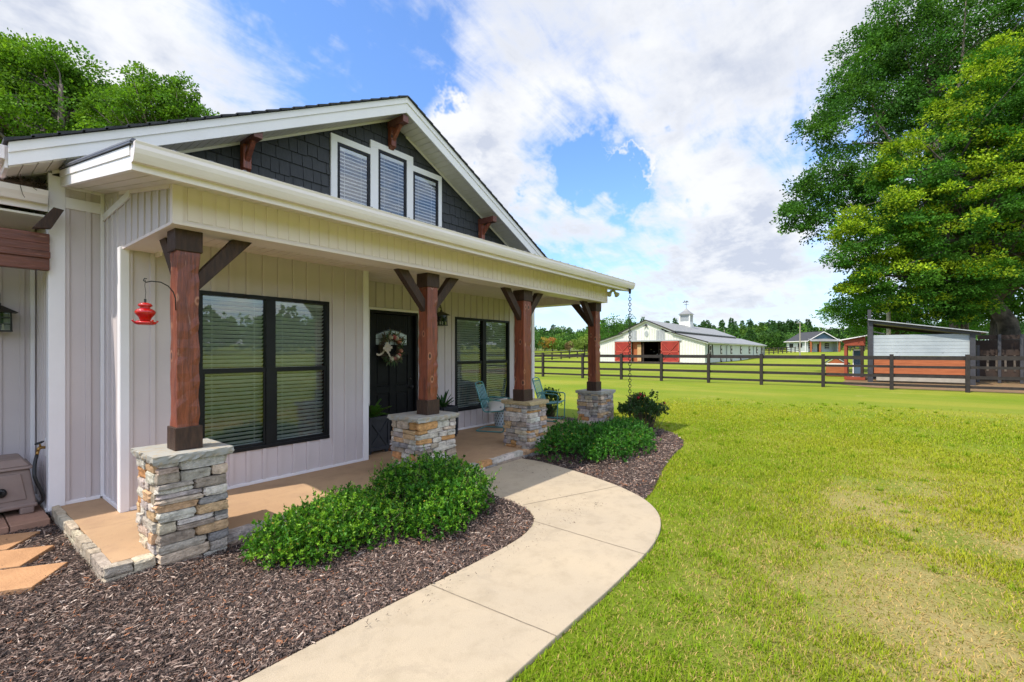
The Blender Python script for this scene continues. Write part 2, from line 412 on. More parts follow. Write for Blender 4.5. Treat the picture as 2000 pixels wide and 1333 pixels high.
def npmesh(name, V, F, m, parent=None, C=None, smooth=False):
    """V (n,3), F (k,3|4) numpy -> object"""
    me = bpy.data.meshes.new(name); k = F.shape[1]
    me.vertices.add(len(V)); me.vertices.foreach_set('co', V.astype(np.float32).ravel())
    me.loops.add(F.size); me.loops.foreach_set('vertex_index', F.astype(np.int32).ravel())
    me.polygons.add(len(F)); me.polygons.foreach_set('loop_start', np.arange(0, F.size, k, dtype=np.int32))
    me.polygons.foreach_set('loop_total', np.full(len(F), k, dtype=np.int32))
    if smooth: me.polygons.foreach_set('use_smooth', np.ones(len(F), dtype=bool))
    me.materials.append(m)
    if C is not None:
        ca = me.color_attributes.new('Col', 'FLOAT_COLOR', 'POINT')
        C4 = np.ones((len(V), 4), dtype=np.float32); C4[:, :3] = C
        ca.data.foreach_set('color', C4.ravel())
    me.update(calc_edges=True); me.validate()
    return link(name, me, parent)
def tag(o, label=None, cat=None, group=None, kind=None):
    if label: o['label'] = label
    if cat: o['category'] = cat
    if group: o['group'] = group
    if kind: o['kind'] = kind
    return o
def thing(name, label, cat, loc=(0, 0, 0), rz=0, group=None):
    o = bpy.data.objects.new(name, None); COL.objects.link(o); o.location = loc; o.rotation_euler = (0, 0, rz)
    o.empty_display_size = .2
    return tag(o, label, cat, group)
def dup(root, loc=None, rz=None, label=None, scale=None):
    kids = {}
    for o in bpy.data.objects:
        if o.parent: kids.setdefault(o.parent.name, []).append(o)
    def rec(o, p):
        c = o.copy(); COL.objects.link(c); c.parent = p
        for ch in kids.get(o.name, []): rec(ch, c)
        return c
    r = rec(root, None)
    if loc is not None: r.location = loc
    if rz is not None: r.rotation_euler = (0, 0, rz)
    if scale is not None: r.scale = scale if isinstance(scale, tuple) else (scale,)*3
    if label: r['label'] = label
    return r
def inpoly(x, y, poly):
    ins = np.zeros(len(x), dtype=bool); n = len(poly)
    for i in range(n):
        x0, y0 = poly[i]; x1, y1 = poly[(i+1) % n]
        c = ((y0 > y) != (y1 > y)) & (x < (x1-x0)*(y-y0)/((y1-y0) or 1e-9)+x0)
        ins ^= c
    return ins
def smooth_poly(pts, it=2):
    for _ in range(it):
        q = [pts[0]]
        for a, b_ in zip(pts, pts[1:]):
            q += [(a[0]*.75+b_[0]*.25, a[1]*.75+b_[1]*.25), (a[0]*.25+b_[0]*.75, a[1]*.25+b_[1]*.75)]
        pts = q+[pts[-1]]
    return pts

# ================================================================== SETTING
def gz(x, y):
    d = np.hypot(x, y); t_ = np.clip((d-85)/70, 0, 1); t2 = np.clip((d-150)/250, 0, 1)
    return 1.7*t_*t_*(3-2*t_)+6*t2*t2
# ground: one polar sheet to the horizon
rad = np.concatenate([np.linspace(0, 30, 40), np.geomspace(31.5, 1500, 70)]); nth = 180
th = np.linspace(0, 2*PI, nth, endpoint=False)
RR, TT = np.meshgrid(rad, th, indexing='ij')
gx = RR*np.cos(TT); gy = RR*np.sin(TT)
gV = np.stack([gx, gy, gz(gx, gy)-.03], -1).reshape(-1, 3)
ii = np.arange(len(rad)-1)[:, None]*nth; jj = np.arange(nth)[None, :]; jn = (jj+1) % nth
gF = np.stack([ii+jj, ii+nth+jj, ii+nth+jn, ii+jn], -1).reshape(-1, 4)
ground = npmesh('ground', gV, gF, M['ground'], smooth=True); tag(ground, kind='structure')

PL = [(4.14, 4.30), (4.14, 4.12), (4.04, 3.72), (4.03, 3.3), (3.97, 2.98), (3.86, 2.76), (3.68, 2.60), (3.42, 2.50), (3.14, 2.46), (2.72, 2.46), (2.36, 2.47), (1.94, 2.49), (1.4, 2.50), (.5, 2.5), (-5, 2.5)]
PR = [(-5, 1.45), (1.5, 1.45), (2.5, 1.45), (2.95, 1.45), (3.33, 1.46), (3.66, 1.47), (4.03, 1.51), (4.40, 1.61), (4.72, 1.77), (5.0, 2.02), (5.16, 2.25), (5.30, 2.5), (5.46, 2.89), (5.58, 3.25), (5.70, 3.75), (5.74, 4.0), (5.72, 4.30)]
PL = smooth_poly(PL); PR = smooth_poly(PR)
PATH = PL+PR
mb = MB(); mb.prism(PATH, 'z', -.10, 0.0); path_o = mb.build('path', M['path'], bevel=.008); tag(path_o, kind='structure')
# saw-cut joints are shallow dark strips lying on the path
mb = MB()
for a, b_ in (((3.985, 2.97), (5.29, 2.46)), ((3.67, 2.60), (3.63, 1.465)), ((2.22, 2.49), (2.27, 1.45)), ((.8, 2.5), (.8, 1.45))):
    a = Vector((*a, 0.0022)); b_ = Vector((*b_, .0022)); n_ = 14; d = (b_-a)
    pr = Vector((-d.y, d.x, 0)).normalized()
    pts = [a+d*i/n_+pr*random.uniform(-.002, .002) for i in range(n_+1)]
    for p, q in zip(pts, pts[1:]): mb.add([p-pr*.004, p+pr*.004, q+pr*.004, q-pr*.004], [(0, 1, 2, 3)])
tag(mb.build('path_joints', gen('dirty joint', (.17, .135, .095), (.26, .21, .15), .95, 20, 60, .001)), kind='structure')

BED_R = [(5.72, 4.30), (5.74, 4.0), (5.70, 3.75), (5.58, 3.25), (5.46, 2.89), (5.30, 2.5), (5.16, 2.25), (5.02, 2.04), (5.35, 2.08), (5.95, 2.22), (6.5, 2.36), (7.21, 2.50), (7.87, 2.60), (8.32, 2.66), (8.74, 2.80), (9.25, 3.08), (9.75, 3.6), (10.0, 4.4), (10.05, 5.65), (10.05, 9), (8.9, 9), (8.9, 4.30)]
BED_L = [(4.14, 4.35)]+PL[1:]+[(-5, 8), (.95, 8), (.95, 4.35)]
mb = MB(); mb.add([(x, y, -.018) for x, y in BED_R], [tuple(range(len(BED_R)))]); mb.add([(x, y, -.018) for x, y in BED_L], [tuple(range(len(BED_L)))])
tag(mb.build('mulch_bed', M['mulchbase']), kind='structure')
mb = MB(); mb.add([(27.2, 0, -.02), (27.0, -6, -.02), (26.6, -16, -.02), (45, -16, -.02), (45, -2, -.02), (38, 1.2, -.02), (29, 1.4, -.02)], [tuple(range(7))])
tag(mb.build('bare_soil', M['clay']), kind='structure')

# ---- porch floor with its rough stone edging
mb = MB(); mb.prism([(.86, 4.40), (8.95, 4.40), (8.95, 6.8), (.86, 6.8)], 'z', -.05, .10)
mb2 = mb.build('porch_floor', M['porch'], bevel=.006); tag(mb2, kind='structure')

PAL = [((.42, .365, .315), 6), ((.52, .46, .395), 7), ((.29, .265, .25), 4), ((.60, .54, .465), 5), ((.55, .36, .20), 5), ((.50, .26, .105), 3), ((.35, .275, .215), 4), ((.55, .445, .33), 5)]
PALE = [(.47, .385, .285), (.42, .35, .27), (.50, .42, .31), (.37, .30, .235)]
PALL = [c for c, w in PAL for _ in range(w)]
def stone(mb, c, sx, sy, sz, col, seed, n=4):
    """one rough rounded stone with broken faces"""
    r = random.Random(seed); ph = [r.uniform(0, 6.3) for _ in range(9)]; am = r.uniform(.08, .16)
    idx = {}; vs = []; fs = []
    def vert(i, j, k):
        key = (i, j, k)
        if key in idx: return idx[key]
        p = [2*i/n-1, 2*j/n-1, 2*k/n-1]
        q = Vector(p); ln = (abs(p[0])**12+abs(p[1])**12+abs(p[2])**12)**(1/12); q = q/max(ln, 1e-6)
        w = am*(math.sin(3.1*p[0]+ph[0]+2*p[2])+math.sin(2.7*p[1]+ph[1]-1.5*p[0])+math.sin(4.3*p[2]+ph[2]+p[1]))*.45
        w += r.uniform(-.05, .05)
        sk = .10*math.sin(ph[3]); q = Vector((q.x, q.y, q.z+q.x*sk*.9+q.y*sk*.9))
        q = q*(1+w*.6)
        idx[key] = len(vs); vs.append((c[0]+q.x*sx/2, c[1]+q.y*sy/2, c[2]+q.z*sz/2)); return idx[key]
    for a in range(n):
        for b_ in range(n):
            fs += [(vert(a, b_, 0), vert(a, b_+1, 0), vert(a+1, b_+1, 0), vert(a+1, b_, 0)),
                   (vert(a, b_, n), vert(a+1, b_, n), vert(a+1, b_+1, n), vert(a, b_+1, n)),
                   (vert(a, 0, b_), vert(a+1, 0, b_), vert(a+1, 0, b_+1), vert(a, 0, b_+1)),
                   (vert(a, n, b_), vert(a, n, b_+1), vert(a+1, n, b_+1), vert(a+1, n, b_)),
                   (vert(0, a, b_), vert(0, a, b_+1), vert(0, a+1, b_+1), vert(0, a+1, b_)),
                   (vert(n, a, b_), vert(n, a+1, b_), vert(n, a+1, b_+1), vert(n, a, b_+1))]
    mb.add(vs, fs, col)
def jit(c, a=.12):
    k = random.uniform(1-a, 1+a); return tuple(min(.8, x*k*random.uniform(.96, 1.04)) for x in c)
def stone_core(mb, x0, x1, y0, y1, z0, z1): mb.box(x0, x1, y0, y1, z0, z1, col=(.06, .052, .045))

def edging(mb, p, q, z1, z0=-.04, th_=.10, rows=2, pal=None):
    p = Vector((*p, 0)); q = Vector((*q, 0)); L = (q-p).length; d = (q-p)/L
    for r_ in range(rows):
        s = 0; h = (z1-z0)/rows; zc = z0+h*(r_+.5)
        while s < L:
            w = min(random.uniform(.14, .34), L-s+.02); c = p+d*(s+w/2)
            sx, sy = (w*1.02, th_*random.uniform(.85, 1.2)) if abs(d.x) > .5 else (th_*random.uniform(.85, 1.2), w*1.02)
            stone(mb, (c.x, c.y, zc+random.uniform(-.004, .004)), sx, sy, h*1.05, jit(random.choice(pal or PALL), .08), random.random()); s += w
mb = MB()
edging(mb, (.825, 4.36), (.825, 6.42), .106, th_=.062, pal=PALE)
edging(mb, (.80, 4.36), (1.08, 4.36), .10, pal=PALE)
edging(mb, (1.6, 4.37), (3.66, 4.37), .10)
edging(mb, (4.28, 4.34), (5.92, 4.34), .10)
edging(mb, (6.4, 4.37), (8.32, 4.37), .10)
eg = mb.build('porch_edging', M['stone']); tag(eg, kind='structure')

# ================================================================== HOUSE
house = thing('house', 'white farmhouse with deep front porch, stone piers and charcoal shake gable', 'house', (4.9, 5.72, 0))
HI = Matrix.Translation((-4.9, -5.72, 0))
def hp(mb, name, m, parent=None, **k):
    """a part of the house, given in world coordinates"""
    o = mb.build(name, m, parent or house, **k)
    if parent is None: o.matrix_parent_inverse = HI
    return o
def batten_x(mb, x0, x1, y, z0, z1, sp, bw=.045, dep=.018, off=0.0, groove=True):
    """vertical board and batten wall facing -y"""
    mb.box(x0, x1, y, y+.10, z0, z1)
    x = x0+off
    while x < x1-bw:
        if x > x0: mb.prism([(x, y+.001), (x+.003, y-dep), (x+bw-.003, y-dep), (x+bw, y+.001)], 'z', z0, z1)
        x += sp
def batten_y(mb, y0, y1, x, z0, z1, sp, bw=.045, dep=.012, off=0.0, sgn=-1):
    mb.box(min(x, x-sgn*.10), max(x, x-sgn*.10), y0, y1, z0, z1)
    y = y0+off
    while y < y1-bw:
        if y > y0: mb.prism([(x-sgn*.001, y), (x+sgn*dep, y+.006), (x+sgn*dep, y+bw-.006), (x-sgn*.001, y+bw)], 'z', z0, z1)
        y += sp
WY, DY, FY = 5.72, 6.45, 4.25       # window wall, door wall, porch beam faces
# window openings
W1 = (1.83, 3.345, .50, 2.31); W2 = (6.43, 8.13, .47, 2.33); DR = (4.47, 5.49, .14, 2.335)
mb = MB()
def wall_with_hole(mb, x0, x1, y, z0, z1, hole, sp, off):
    hx0, hx1, hz0, hz1 = hole
    n = 0; x = x0+off
    for a, b_, c, d in ((x0, hx0, z0, z1), (hx1, x1, z0, z1), (hx0, hx1, z0, hz0), (hx0, hx1, hz1, z1)):
        if b_-a > .001 and d-c > .001: mb.box(a, b_, y, y+.10, c, d)
    while x < x1-.045:
        segs = [(z0, z1)]
        if x+.045 > hx0 and x < hx1: segs = [(z0, hz0), (hz1, z1)]
        for a, b_ in segs:
            if b_-a > .01 and x > x0: mb.prism([(x, y+.001), (x+.003, y-.018), (x+.042, y-.018), (x+.045, y+.001)], 'z', a, b_)
        x += sp
wall_with_hole(mb, 1.212, 3.93, WY, .12, 3.15, W1, .18, .018)
hp(mb, 'front_wall', M['siding'])
mb = MB(); batten_y(mb, 5.78, 6.45, 1.2, .12, 3.208, .2, off=.1); mb.prism([(5.78, 3.208), (6.44, 3.208), (6.44, 3.33), (5.78, 3.212)], 'x', 1.2, 1.29); hp(mb, 'return_wall', M['siding'])
mb = MB(); batten_y(mb, 5.78, 6.5, 3.93, .12, 3.15, .2, off=.1, sgn=1); hp(mb, 'return_wall', M['siding'])
mb = MB(); batten_x(mb, .80, 1.2, DY, .12, 3.4, .162, off=.085); hp(mb, 'side_wall', M['siding'])
mb = MB(); wall_with_hole(mb, 3.94, DR[0]+.001, DY, .12, 3.4, (3.94, 3.941, .12, .13), .18, .08)
wall_with_hole(mb, DR[1], 9.05, DY, .12, 3.4, W2, .18, .12)
mb.box(DR[0], DR[1], DY, DY+.10, DR[3], 3.4)
for x in (4.6, 4.78, 4.96, 5.14, 5.32): mb.prism([(x, DY+.001), (x+.003, DY-.018), (x+.042, DY-.018), (x+.045, DY+.001)], 'z', DR[3]+.05, 3.4)
hp(mb, 'door_wall', M['siding'])
mb = MB(); batten_y(mb, 6.5, 16, 9.05, .0, 3.5, .2, sgn=1); hp(mb, 'side_wall', M['siding'])
mb = MB(); batten_y(mb, 6.5, 7.35, .80, .0, 3.4, .14, off=.06); hp(mb, 'return_wall', M['siding'])
mb = MB(); batten_x(mb, -6, .80, 7.35, 0, 3.4, .17, off=.03, bw=.04); hp(mb, 'wing_wall', M['siding'])
mb = MB(); mb.box(.81, 9.04, 15.9, 16, 0, 5.2); hp(mb, 'rear_wall', M['siding'])
# trims
mb = MB()
mb.box(.775, .895, DY-.03, DY, .07, 3.40)          # corner board at left
mb.box(.772, .80, DY-.027, DY+.09, .07, 3.42)
mb.box(1.165, 1.197, DY-.03, DY-.013, .12, 3.33)   # inside corner
mb.box(1.176, 1.246, WY-.026, WY, .10, 2.66)       # outside corner bump-out
mb.box(1.172, 1.20, WY-.023, WY+.07, .10, 2.66)
mb.box(3.86, 3.945, WY-.026, WY, .10, 3.1); mb.box(3.93, 3.95, WY-.022, WY+.06, .10, 3.1)
mb.box(1.25, 3.86, WY-.02, WY, .10, .135)
mb.box(3.97, DR[0]-.04, DY-.02, DY, .10, .135); mb.box(DR[1]+.04, 8.98, DY-.02, DY, .10, .135)
mb.box(8.98, 9.08, DY-.03, DY, .0, 3.35); mb.box(9.05, 9.08, DY-.027, DY+.07, 0, 3.35)
mb.box(.895, 1.165, DY-.02, DY, .10, .135); mb.box(1.18, 1.2, WY+.07, DY-.03, .10, .135)
mb.box(.74, .775, 7.31, 7.35, .0, 3.4)             # wing inside corner
mb.box(.765, .80, DY+.1, 7.31, .03, .07)
mb.box(-6, .74, 7.32, 7.35, 2.84, 2.90)            # wing horizontal band
mb.box(.895, 1.165, DY-.024, DY, 3.10, 3.21)       # band left of return
mb.box(.895, 1.165, DY-.024, DY, 3.30, 3.36)
mb.prism([(DY-.03, 3.06), (DY-.03, 3.20), (5.72, 3.22), (5.5, 3.18), (5.72, 3.13)], 'x', 1.176, 1.199) if False else None
hp(mb, 'corner_trim', M['trim'], bevel=.003)
mb = MB(); mb.bar((1.187, 6.43, 3.06), (1.187, 5.42, 3.11), .016, .07)
mb.add([(1.187, 6.43, 2.98), (1.187, 6.43, 3.10), (1.187, 5.95, 3.20), (1.187, 5.50, 3.13), (1.187, 5.50, 3.08)], []) 
hp(mb, 'return_trim', M['trim'], bevel=.002)

# shake gable
def rake_top(x): return 3.49+(x-.47)*.5215 if x < 4.88 else 5.79-(x-4.88)*.491
xe = 9.30
mb = MB()
mb.prism([(.80, 3.35), (9.05, 3.35), (9.05, rake_top(9.05)-.18), (4.88, 5.61), (.80, rake_top(.80)-.18)], 'y', DY+.012, DY+.12, col=(.9, .9, .9))
row_h = .185; z = 3.38; ri = 0
while z < 5.6:
    x = .82+random.uniform(-.1, 0)
    while x < 9.03:
        w = random.choice((.12, .15, .19, .22)); x1 = min(x+w-.008, 9.04); xa = max(x, .81)
        if x1 > xa+.02:
            zt = z+row_h
            lim = min(rake_top(xa), rake_top(x1))-.19
            dz = random.choice((0, 0, 0, -.02)); 
            xm = (xa+x1)/2
            wt = 4.94 if 3.8 < xm < 4.48 or 5.36 < xm < 6.04 else (5.08 if 4.48 <= xm <= 5.36 else 0)
            if z < lim and not (wt and z+row_h*.6 < wt):
                zt2 = min(zt+.03, lim); c = random.uniform(.85, 1.15)
                mb.add([(xa, DY-.012, z+dz), (x1, DY-.012, z+dz), (x1, DY+.008, zt2), (xa, DY+.008, zt2), (xa, DY+.012, z+dz), (x1, DY+.012, z+dz)],
                       [(0, 1, 2, 3), (0, 4, 5, 1), (0, 3, 4), (1, 5, 2)], (c, c, c))
        x += w
    z += row_h; ri += 1
hp(mb, 'shake_gable', M['shingle'])
# rake boards (two layered boards), soffit, roof
for sgn in (0, 1):
    pts = [(.47, 3.49), (4.88, 5.79)] if sgn == 0 else [(4.88, 5.79), (xe, rake_top(xe))]
    (xa, za), (xb, zb) = pts
    mb = MB(); mb.prism([(xa, za), (xb, zb), (xb, zb-.245), (xa, za-.205 if sgn == 0 else za-.245)], 'y', 6.0, 6.03)
    mb.prism([(xa, za+.002), (xb, zb+.002), (xb, zb-.09), (xa, za-.09)], 'y', 5.985, 6.0)
    hp(mb, 'rake_board', M['trim'], bevel=.003)
    mb = MB()
    n_ = 46
    for i in range(n_):
        t0 = i/n_; t1 = (i+.93)/n_
        x0, z0 = xa+(xb-xa)*t0, za+(zb-za)*t0; x1, z1 = xa+(xb-xa)*t1, za+(zb-za)*t1
        mb.prism([(x0, z0-.20), (x1, z1-.20), (x1, z1-.215), (x0, z0-.215)], 'y', 6.03, DY+.01)
    mb.prism([(xa, za-.185), (xb, zb-.185), (xb, zb-.2), (xa, za-.2)], 'y', 6.03, DY+.02)
    mb.prism([(xa+.33, za-.216+.33*(.5215 if sgn == 0 else -.491)), (xb, zb-.216), (xb, zb-.25), (xa+.33, za-.25+.33*(.5215 if sgn == 0 else -.491))], 'y', DY-.03, DY-.013)
    hp(mb, 'rake_soffit', M['soffit'])
    mb = MB()
    for k in range(26):      # courses of shingles give the roof edge its stepped line
        t0 = k/26; t1 = (k+1.12)/26
        if sgn == 0: xs, zs, x2, z2 = xa-.03+(xb-xa)*t0, za-.01+(zb-za)*t0, xa-.03+(xb-xa)*t1, za-.01+(zb-za)*t1; a0, a1 = .028, .012
        else: xs, zs, x2, z2 = xa+(xb-xa+.05)*t0, za+(zb-za-.02)*t0, xa+(xb-xa+.05)*t1, za+(zb-za-.02)*t1; a0, a1 = .012, .028
        mb.prism([(xs, zs+.003), (x2, z2+.003), (x2, z2+a1+.006), (xs, zs+a0+.006)], 'y', 5.955, 16.3)
    hp(mb, 'roof', M['asph'])
# left eave of the main roof running back, with gutter
mb = MB(); mb.box(.45, .48, 6.03, 16.3, 3.27, 3.47); mb.prism([(.36, 3.34), (.45, 3.34), (.45, 3.46), (.33, 3.46)], 'y', 6.0, 16.3)
hp(mb, 'eave_gutter', M['gutter'], bevel=.004)
mb = MB(); mb.prism([(.48, 3.292), (.80, 3.44), (.80, 3.455), (.48, 3.307)], 'y', 6.47, 16.2)
hp(mb, 'eave_soffit', M['soffit'])
mb = MB(); mb.box(xe-.02, xe, 6.03, 16.3, 3.42, 3.60); mb.prism([(xe, 3.48), (xe+.1, 3.48), (xe+.12, 3.6), (xe, 3.6)], 'y', 6.0, 16.3); hp(mb, 'eave_gutter', M['gutter'])
mb = MB(); mb.box(9.05, xe-.02, 6.03, 16.2, 3.43, 3.44); hp(mb, 'eave_soffit', M['soffit'])

# gable brackets
for x, ztop in ((2.58, 4.42), (4.88, 5.51), (7.13, 4.38)):
    mb = MB()
    mb.prism([(6.02, ztop-.115), (6.02, ztop), (DY-.012, ztop), (DY-.012, ztop-.115), (6.06, ztop-.115)], 'x', x-.055, x+.055)
    br = hp(mb, 'gable_bracket', M['header'], bevel=.006)
    mb = MB(); mb.box(x-.05, x+.05, DY-.12, DY-.02, ztop-.42, ztop-.10); mb.prism([(DY-.12, ztop-.42), (DY-.02, ztop-.42), (DY-.02, ztop-.47)], 'x', x-.05, x+.05)
    mb.bar((x, 6.16, ztop-.10), (x, DY-.08, ztop-.33), .06, .06, up=(1, 0, 0))
    b2 = mb.build('bracket_leg', M['post'], br, bevel=.006)

def blinds(parent, x0, x1, y, z0, z1, sp=.05, tilt=.8, name='blind', cords=2):
    mb = MB(); z = z1-.03
    mb.box(x0, x1, y-.012, y+.03, z1-.045, z1-.005)
    z = z1-.07; dep = .024
    while z > z0+.02:
        mb.add([(x0, y-dep, z-dep*tilt), (x1, y-dep, z-dep*tilt), (x1, y, z+.004), (x0, y, z+.004), (x1, y+dep, z+dep*tilt), (x0, y+dep, z+dep*tilt),
                (x0, y-dep, z-dep*tilt-.003), (x1, y-dep, z-dep*tilt-.003), (x1, y+dep, z+dep*tilt-.003), (x0, y+dep, z+dep*tilt-.003)],
               [(0, 1, 2, 3), (3, 2, 4, 5), (6, 9, 8, 7), (0, 6, 7, 1)])
        z -= sp
    mb.box(x0, x1, y-.02, y+.02, z0+.003, z0+.02)
    for k in range(cords):
        cx = x0+(x1-x0)*(.16+.68*k/(max(1, cords-1)))
        mb.box(cx-.002, cx+.002, y-dep-.004, y-dep-.001, z0+.02, z1-.05)
    return mb.build(name, M['blind'], parent)
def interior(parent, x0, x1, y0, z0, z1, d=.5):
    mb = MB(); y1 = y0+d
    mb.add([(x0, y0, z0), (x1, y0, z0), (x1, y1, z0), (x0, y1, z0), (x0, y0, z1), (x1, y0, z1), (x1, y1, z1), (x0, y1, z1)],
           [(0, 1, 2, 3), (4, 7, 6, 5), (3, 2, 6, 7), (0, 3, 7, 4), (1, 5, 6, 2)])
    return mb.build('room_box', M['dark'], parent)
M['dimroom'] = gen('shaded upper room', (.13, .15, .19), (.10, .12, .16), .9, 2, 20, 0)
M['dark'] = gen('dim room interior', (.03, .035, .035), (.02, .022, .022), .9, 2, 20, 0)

def big_window(x0, x1, y, z0, z1):
    mb = MB(); fw = .042; cm = .055; xc = (x0+x1)/2
    mb.box(x0, x1, y-.02, y+.06, z1-fw, z1); mb.box(x0, x1, y-.025, y+.06, z0, z0+fw)
    mb.box(x0, x0+fw, y-.02, y+.06, z0+fw, z1-fw); mb.box(x1-fw, x1, y-.02, y+.06, z0+fw, z1-fw)
    mb.box(xc-cm, xc+cm, y-.022, y+.06, z0+fw, z1-fw)
    w = hp(mb, 'front_window', M['black'], bevel=.003)
    zm = z0+(z1-z0)*.515
    for a, b_ in ((x0+fw, xc-cm), (xc+cm, x1-fw)):
        # upper sash set back, lower sash forward
        mb = MB(); s = .024
        mb.box(a, b_, y-.008, y+.02, zm-.028, zm+.028)
        mb.box(a, a+s, y-.004, y+.02, z0+fw, zm-.028); mb.box(b_-s, b_, y-.004, y+.02, z0+fw, zm-.028); mb.box(a+s, b_-s, y-.004, y+.02, z0+fw, z0+fw+.03)
        mb.build('sash', M['black'], w)
        mb = MB(); mb.add([(a, y+.024, zm+.028), (b_, y+.024, zm+.028), (b_, y+.024, z1-fw), (a, y+.024, z1-fw)], [(0, 1, 2, 3)]); mb.build('pane', M['glass'], w)
        mb = MB(); mb.add([(a+s, y+.006, z0+fw+.03), (b_-s, y+.006, z0+fw+.03), (b_-s, y+.006, zm-.028), (a+s, y+.006, zm-.028)], [(0, 1, 2, 3)]); mb.build('pane', M['glass'], w)
        blinds(w, a+.004, b_-.004, y+.075, z0+fw+.01, z1-fw, .047, -.70)
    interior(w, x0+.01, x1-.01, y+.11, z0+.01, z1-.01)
    return w
big_window(W1[0], W1[1], WY, W1[2], W1[3])
big_window(W2[0], W2[1], DY, W2[2], W2[3])

# gable windows in one stepped surround
mb = MB(); yt = DY-.035
for x0, x1, zt in ((3.79, 4.49, 4.94), (4.48, 5.36, 5.085), (5.355, 6.05, 4.945)):
    dy = .003 if x0 == 4.48 else 0
    wl = .105 if x0 < 5 else .0; wr = .105 if x0 > 4 else .0
    if x0 == 4.48: wl = .15; wr = .14
    mb.box(x0, x1, yt-dy, DY, zt-.10, zt)
    if wl: mb.box(x0, x0+wl, yt-dy, DY, 3.5, zt-.10)
    if wr and x0 != 5.355 or x0 == 5.355: mb.box(x1-(.085 if x0 == 5.355 else wr), x1, yt-dy, DY, 3.5, zt-.10) if (x0 != 3.79) else None
mb.box(3.79, 6.05, yt+.002, DY, 3.42, 3.5)
hp(mb, 'window_surround', M['trim'], bevel=.003)
for x0, x1, zt in ((3.895, 4.48, 4.84), (4.63, 5.22, 4.985), (5.36, 5.965, 4.845)):
    mb = MB(); fw = .048; z0 = 3.5; y = DY-.02
    mb.box(x0, x1, y-.008, y+.03, zt-fw, zt); mb.box(x0, x1, y-.008, y+.03, z0, z0+fw)
    mb.box(x0, x0+fw, y-.008, y+.03, z0+fw, zt-fw); mb.box(x1-fw, x1, y-.008, y+.03, z0+fw, zt-fw)
    w = hp(mb, 'gable_window', M['black'], bevel=.003)
    mb = MB(); mb.add([(x0+fw, y+.004, z0+fw), (x1-fw, y+.004, z0+fw), (x1-fw, y+.004, zt-fw), (x0+fw, y+.004, zt-fw)], [(0, 1, 2, 3)]); mb.build('pane', M['glassup'], w)
    # the shakes are cut away behind: the blind sits just inside the pane
    mb = MB(); mb.add([(x0+fw, y+.026, z0+fw), (x1-fw, y+.026, z0+fw), (x1-fw, y+.026, zt-fw), (x0+fw, y+.026, zt-fw)], [(0, 1, 2, 3)]); 
    blinds2 = MB(); z = zt-fw-.05
    blinds2.box(x0+fw+.004, x1-fw-.004, y+.012, y+.022, zt-fw-.05, zt-fw)
    while z > z0+.08:
        blinds2.add([(x0+fw+.003, y+.012, z-.013), (x1-fw-.003, y+.012, z-.013), (x1-fw-.003, y+.022, z+.013), (x0+fw+.003, y+.022, z+.013)], [(0, 1, 2, 3)]); z -= .056
    for cx in (x0+.13, x1-.16): blinds2.box(cx, cx+.006, y+.010, y+.0115, z0+fw, zt-fw)
    blinds2.build('blind', M['blind'], w)
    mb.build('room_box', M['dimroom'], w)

# front door
mb = MB(); x0, x1, z0, z1 = DR
mb.box(x0-.04, x0, DY-.03, DY+.0, .10, z1+.04); mb.box(x1, x1+.04, DY-.03, DY, .10, z1+.04); mb.box(x0, x1, DY-.03, DY, z1, z1+.04)
hp(mb, 'door_trim', M['trim'], bevel=.003)
mb = MB(); mb.box(x0, x0+.05, DY-.01, DY+.10, z0, z1); mb.box(x1-.05, x1, DY-.01, DY+.10, z0, z1); mb.box(x0+.05, x1-.05, DY-.01, DY+.10, z1-.05, z1)
mb.box(x0, x1, DY-.03, DY+.10, .10, z0+.02)
hp(mb, 'door_frame', M['blackdoor'], bevel=.003)
da, db = x0+.05, x1-.05; dy = DY+.055; dz0, dz1 = z0+.025, z1-.052
mb = MB()
# leaf built as stiles and rails round the sunk panels
lx = [da, da+.13, (da+db)/2-.06, (da+db)/2+.06, db-.13, db]
zr = [dz0, dz0+.2, dz0+.78, dz0+.90, dz0+1.42, dz0+1.60]
arc_z = dz0+1.98
mb.box(lx[0], lx[1], dy, dy+.045, dz0, dz1); mb.box(lx[4], lx[5], dy, dy+.045, dz0, dz1)
mb.box(lx[2], lx[3], dy, dy+.045, dz0, zr[5])
for a, b_ in ((zr[0], zr[1]), (zr[2], zr[3]), (zr[4], zr[5])):
    mb.box(lx[1], lx[2], dy, dy+.045, a, b_); mb.box(lx[3], lx[4], dy, dy+.045, a, b_)
gx0, gx1, gzb = lx[1]+.005, lx[4]-.005, zr[5]
n_ = 14; gtop = dz0+1.83
arc = [(gx0+(gx1-gx0)*i/n_, gtop-.045+.075*math.sin(PI*i/n_)) for i in range(n_+1)]
for (xa, za), (xb, zb) in zip(arc, arc[1:]): mb.prism([(xa, za), (xb, zb), (xb, dz1), (xa, dz1)], 'y', dy, dy+.045)
for pa, pb in ((zr[1], zr[2]), (zr[3], zr[4])):
    for xa, xb in ((lx[1], lx[2]), (lx[3], lx[4])):
        mb.box(xa, xb, dy+.018, dy+.04, pa, pb)
        mb.box(xa+.035, xb-.035, dy+.006, dy+.018, pa+.035, pb-.035)
door = hp(mb, 'front_door', M['blackdoor'], bevel=.006)
M['doorglass'] = gen('leaded door glass', (.62, .70, .72), (.45, .53, .55), .12, 14, 40, .004, spec=.9)
mb = MB(); mb.prism(arc+[(gx1, gzb), (gx0, gzb)], 'y', dy+.02, dy+.026); mb.build('door_glass', M['doorglass'], door)
mb = MB()
cxd = (gx0+gx1)/2
for a in range(n_): mb.bar((arc[a][0], dy+.012, arc[a][1]-.01), (arc[a+1][0], dy+.012, arc[a+1][1]-.01), .014, .014)
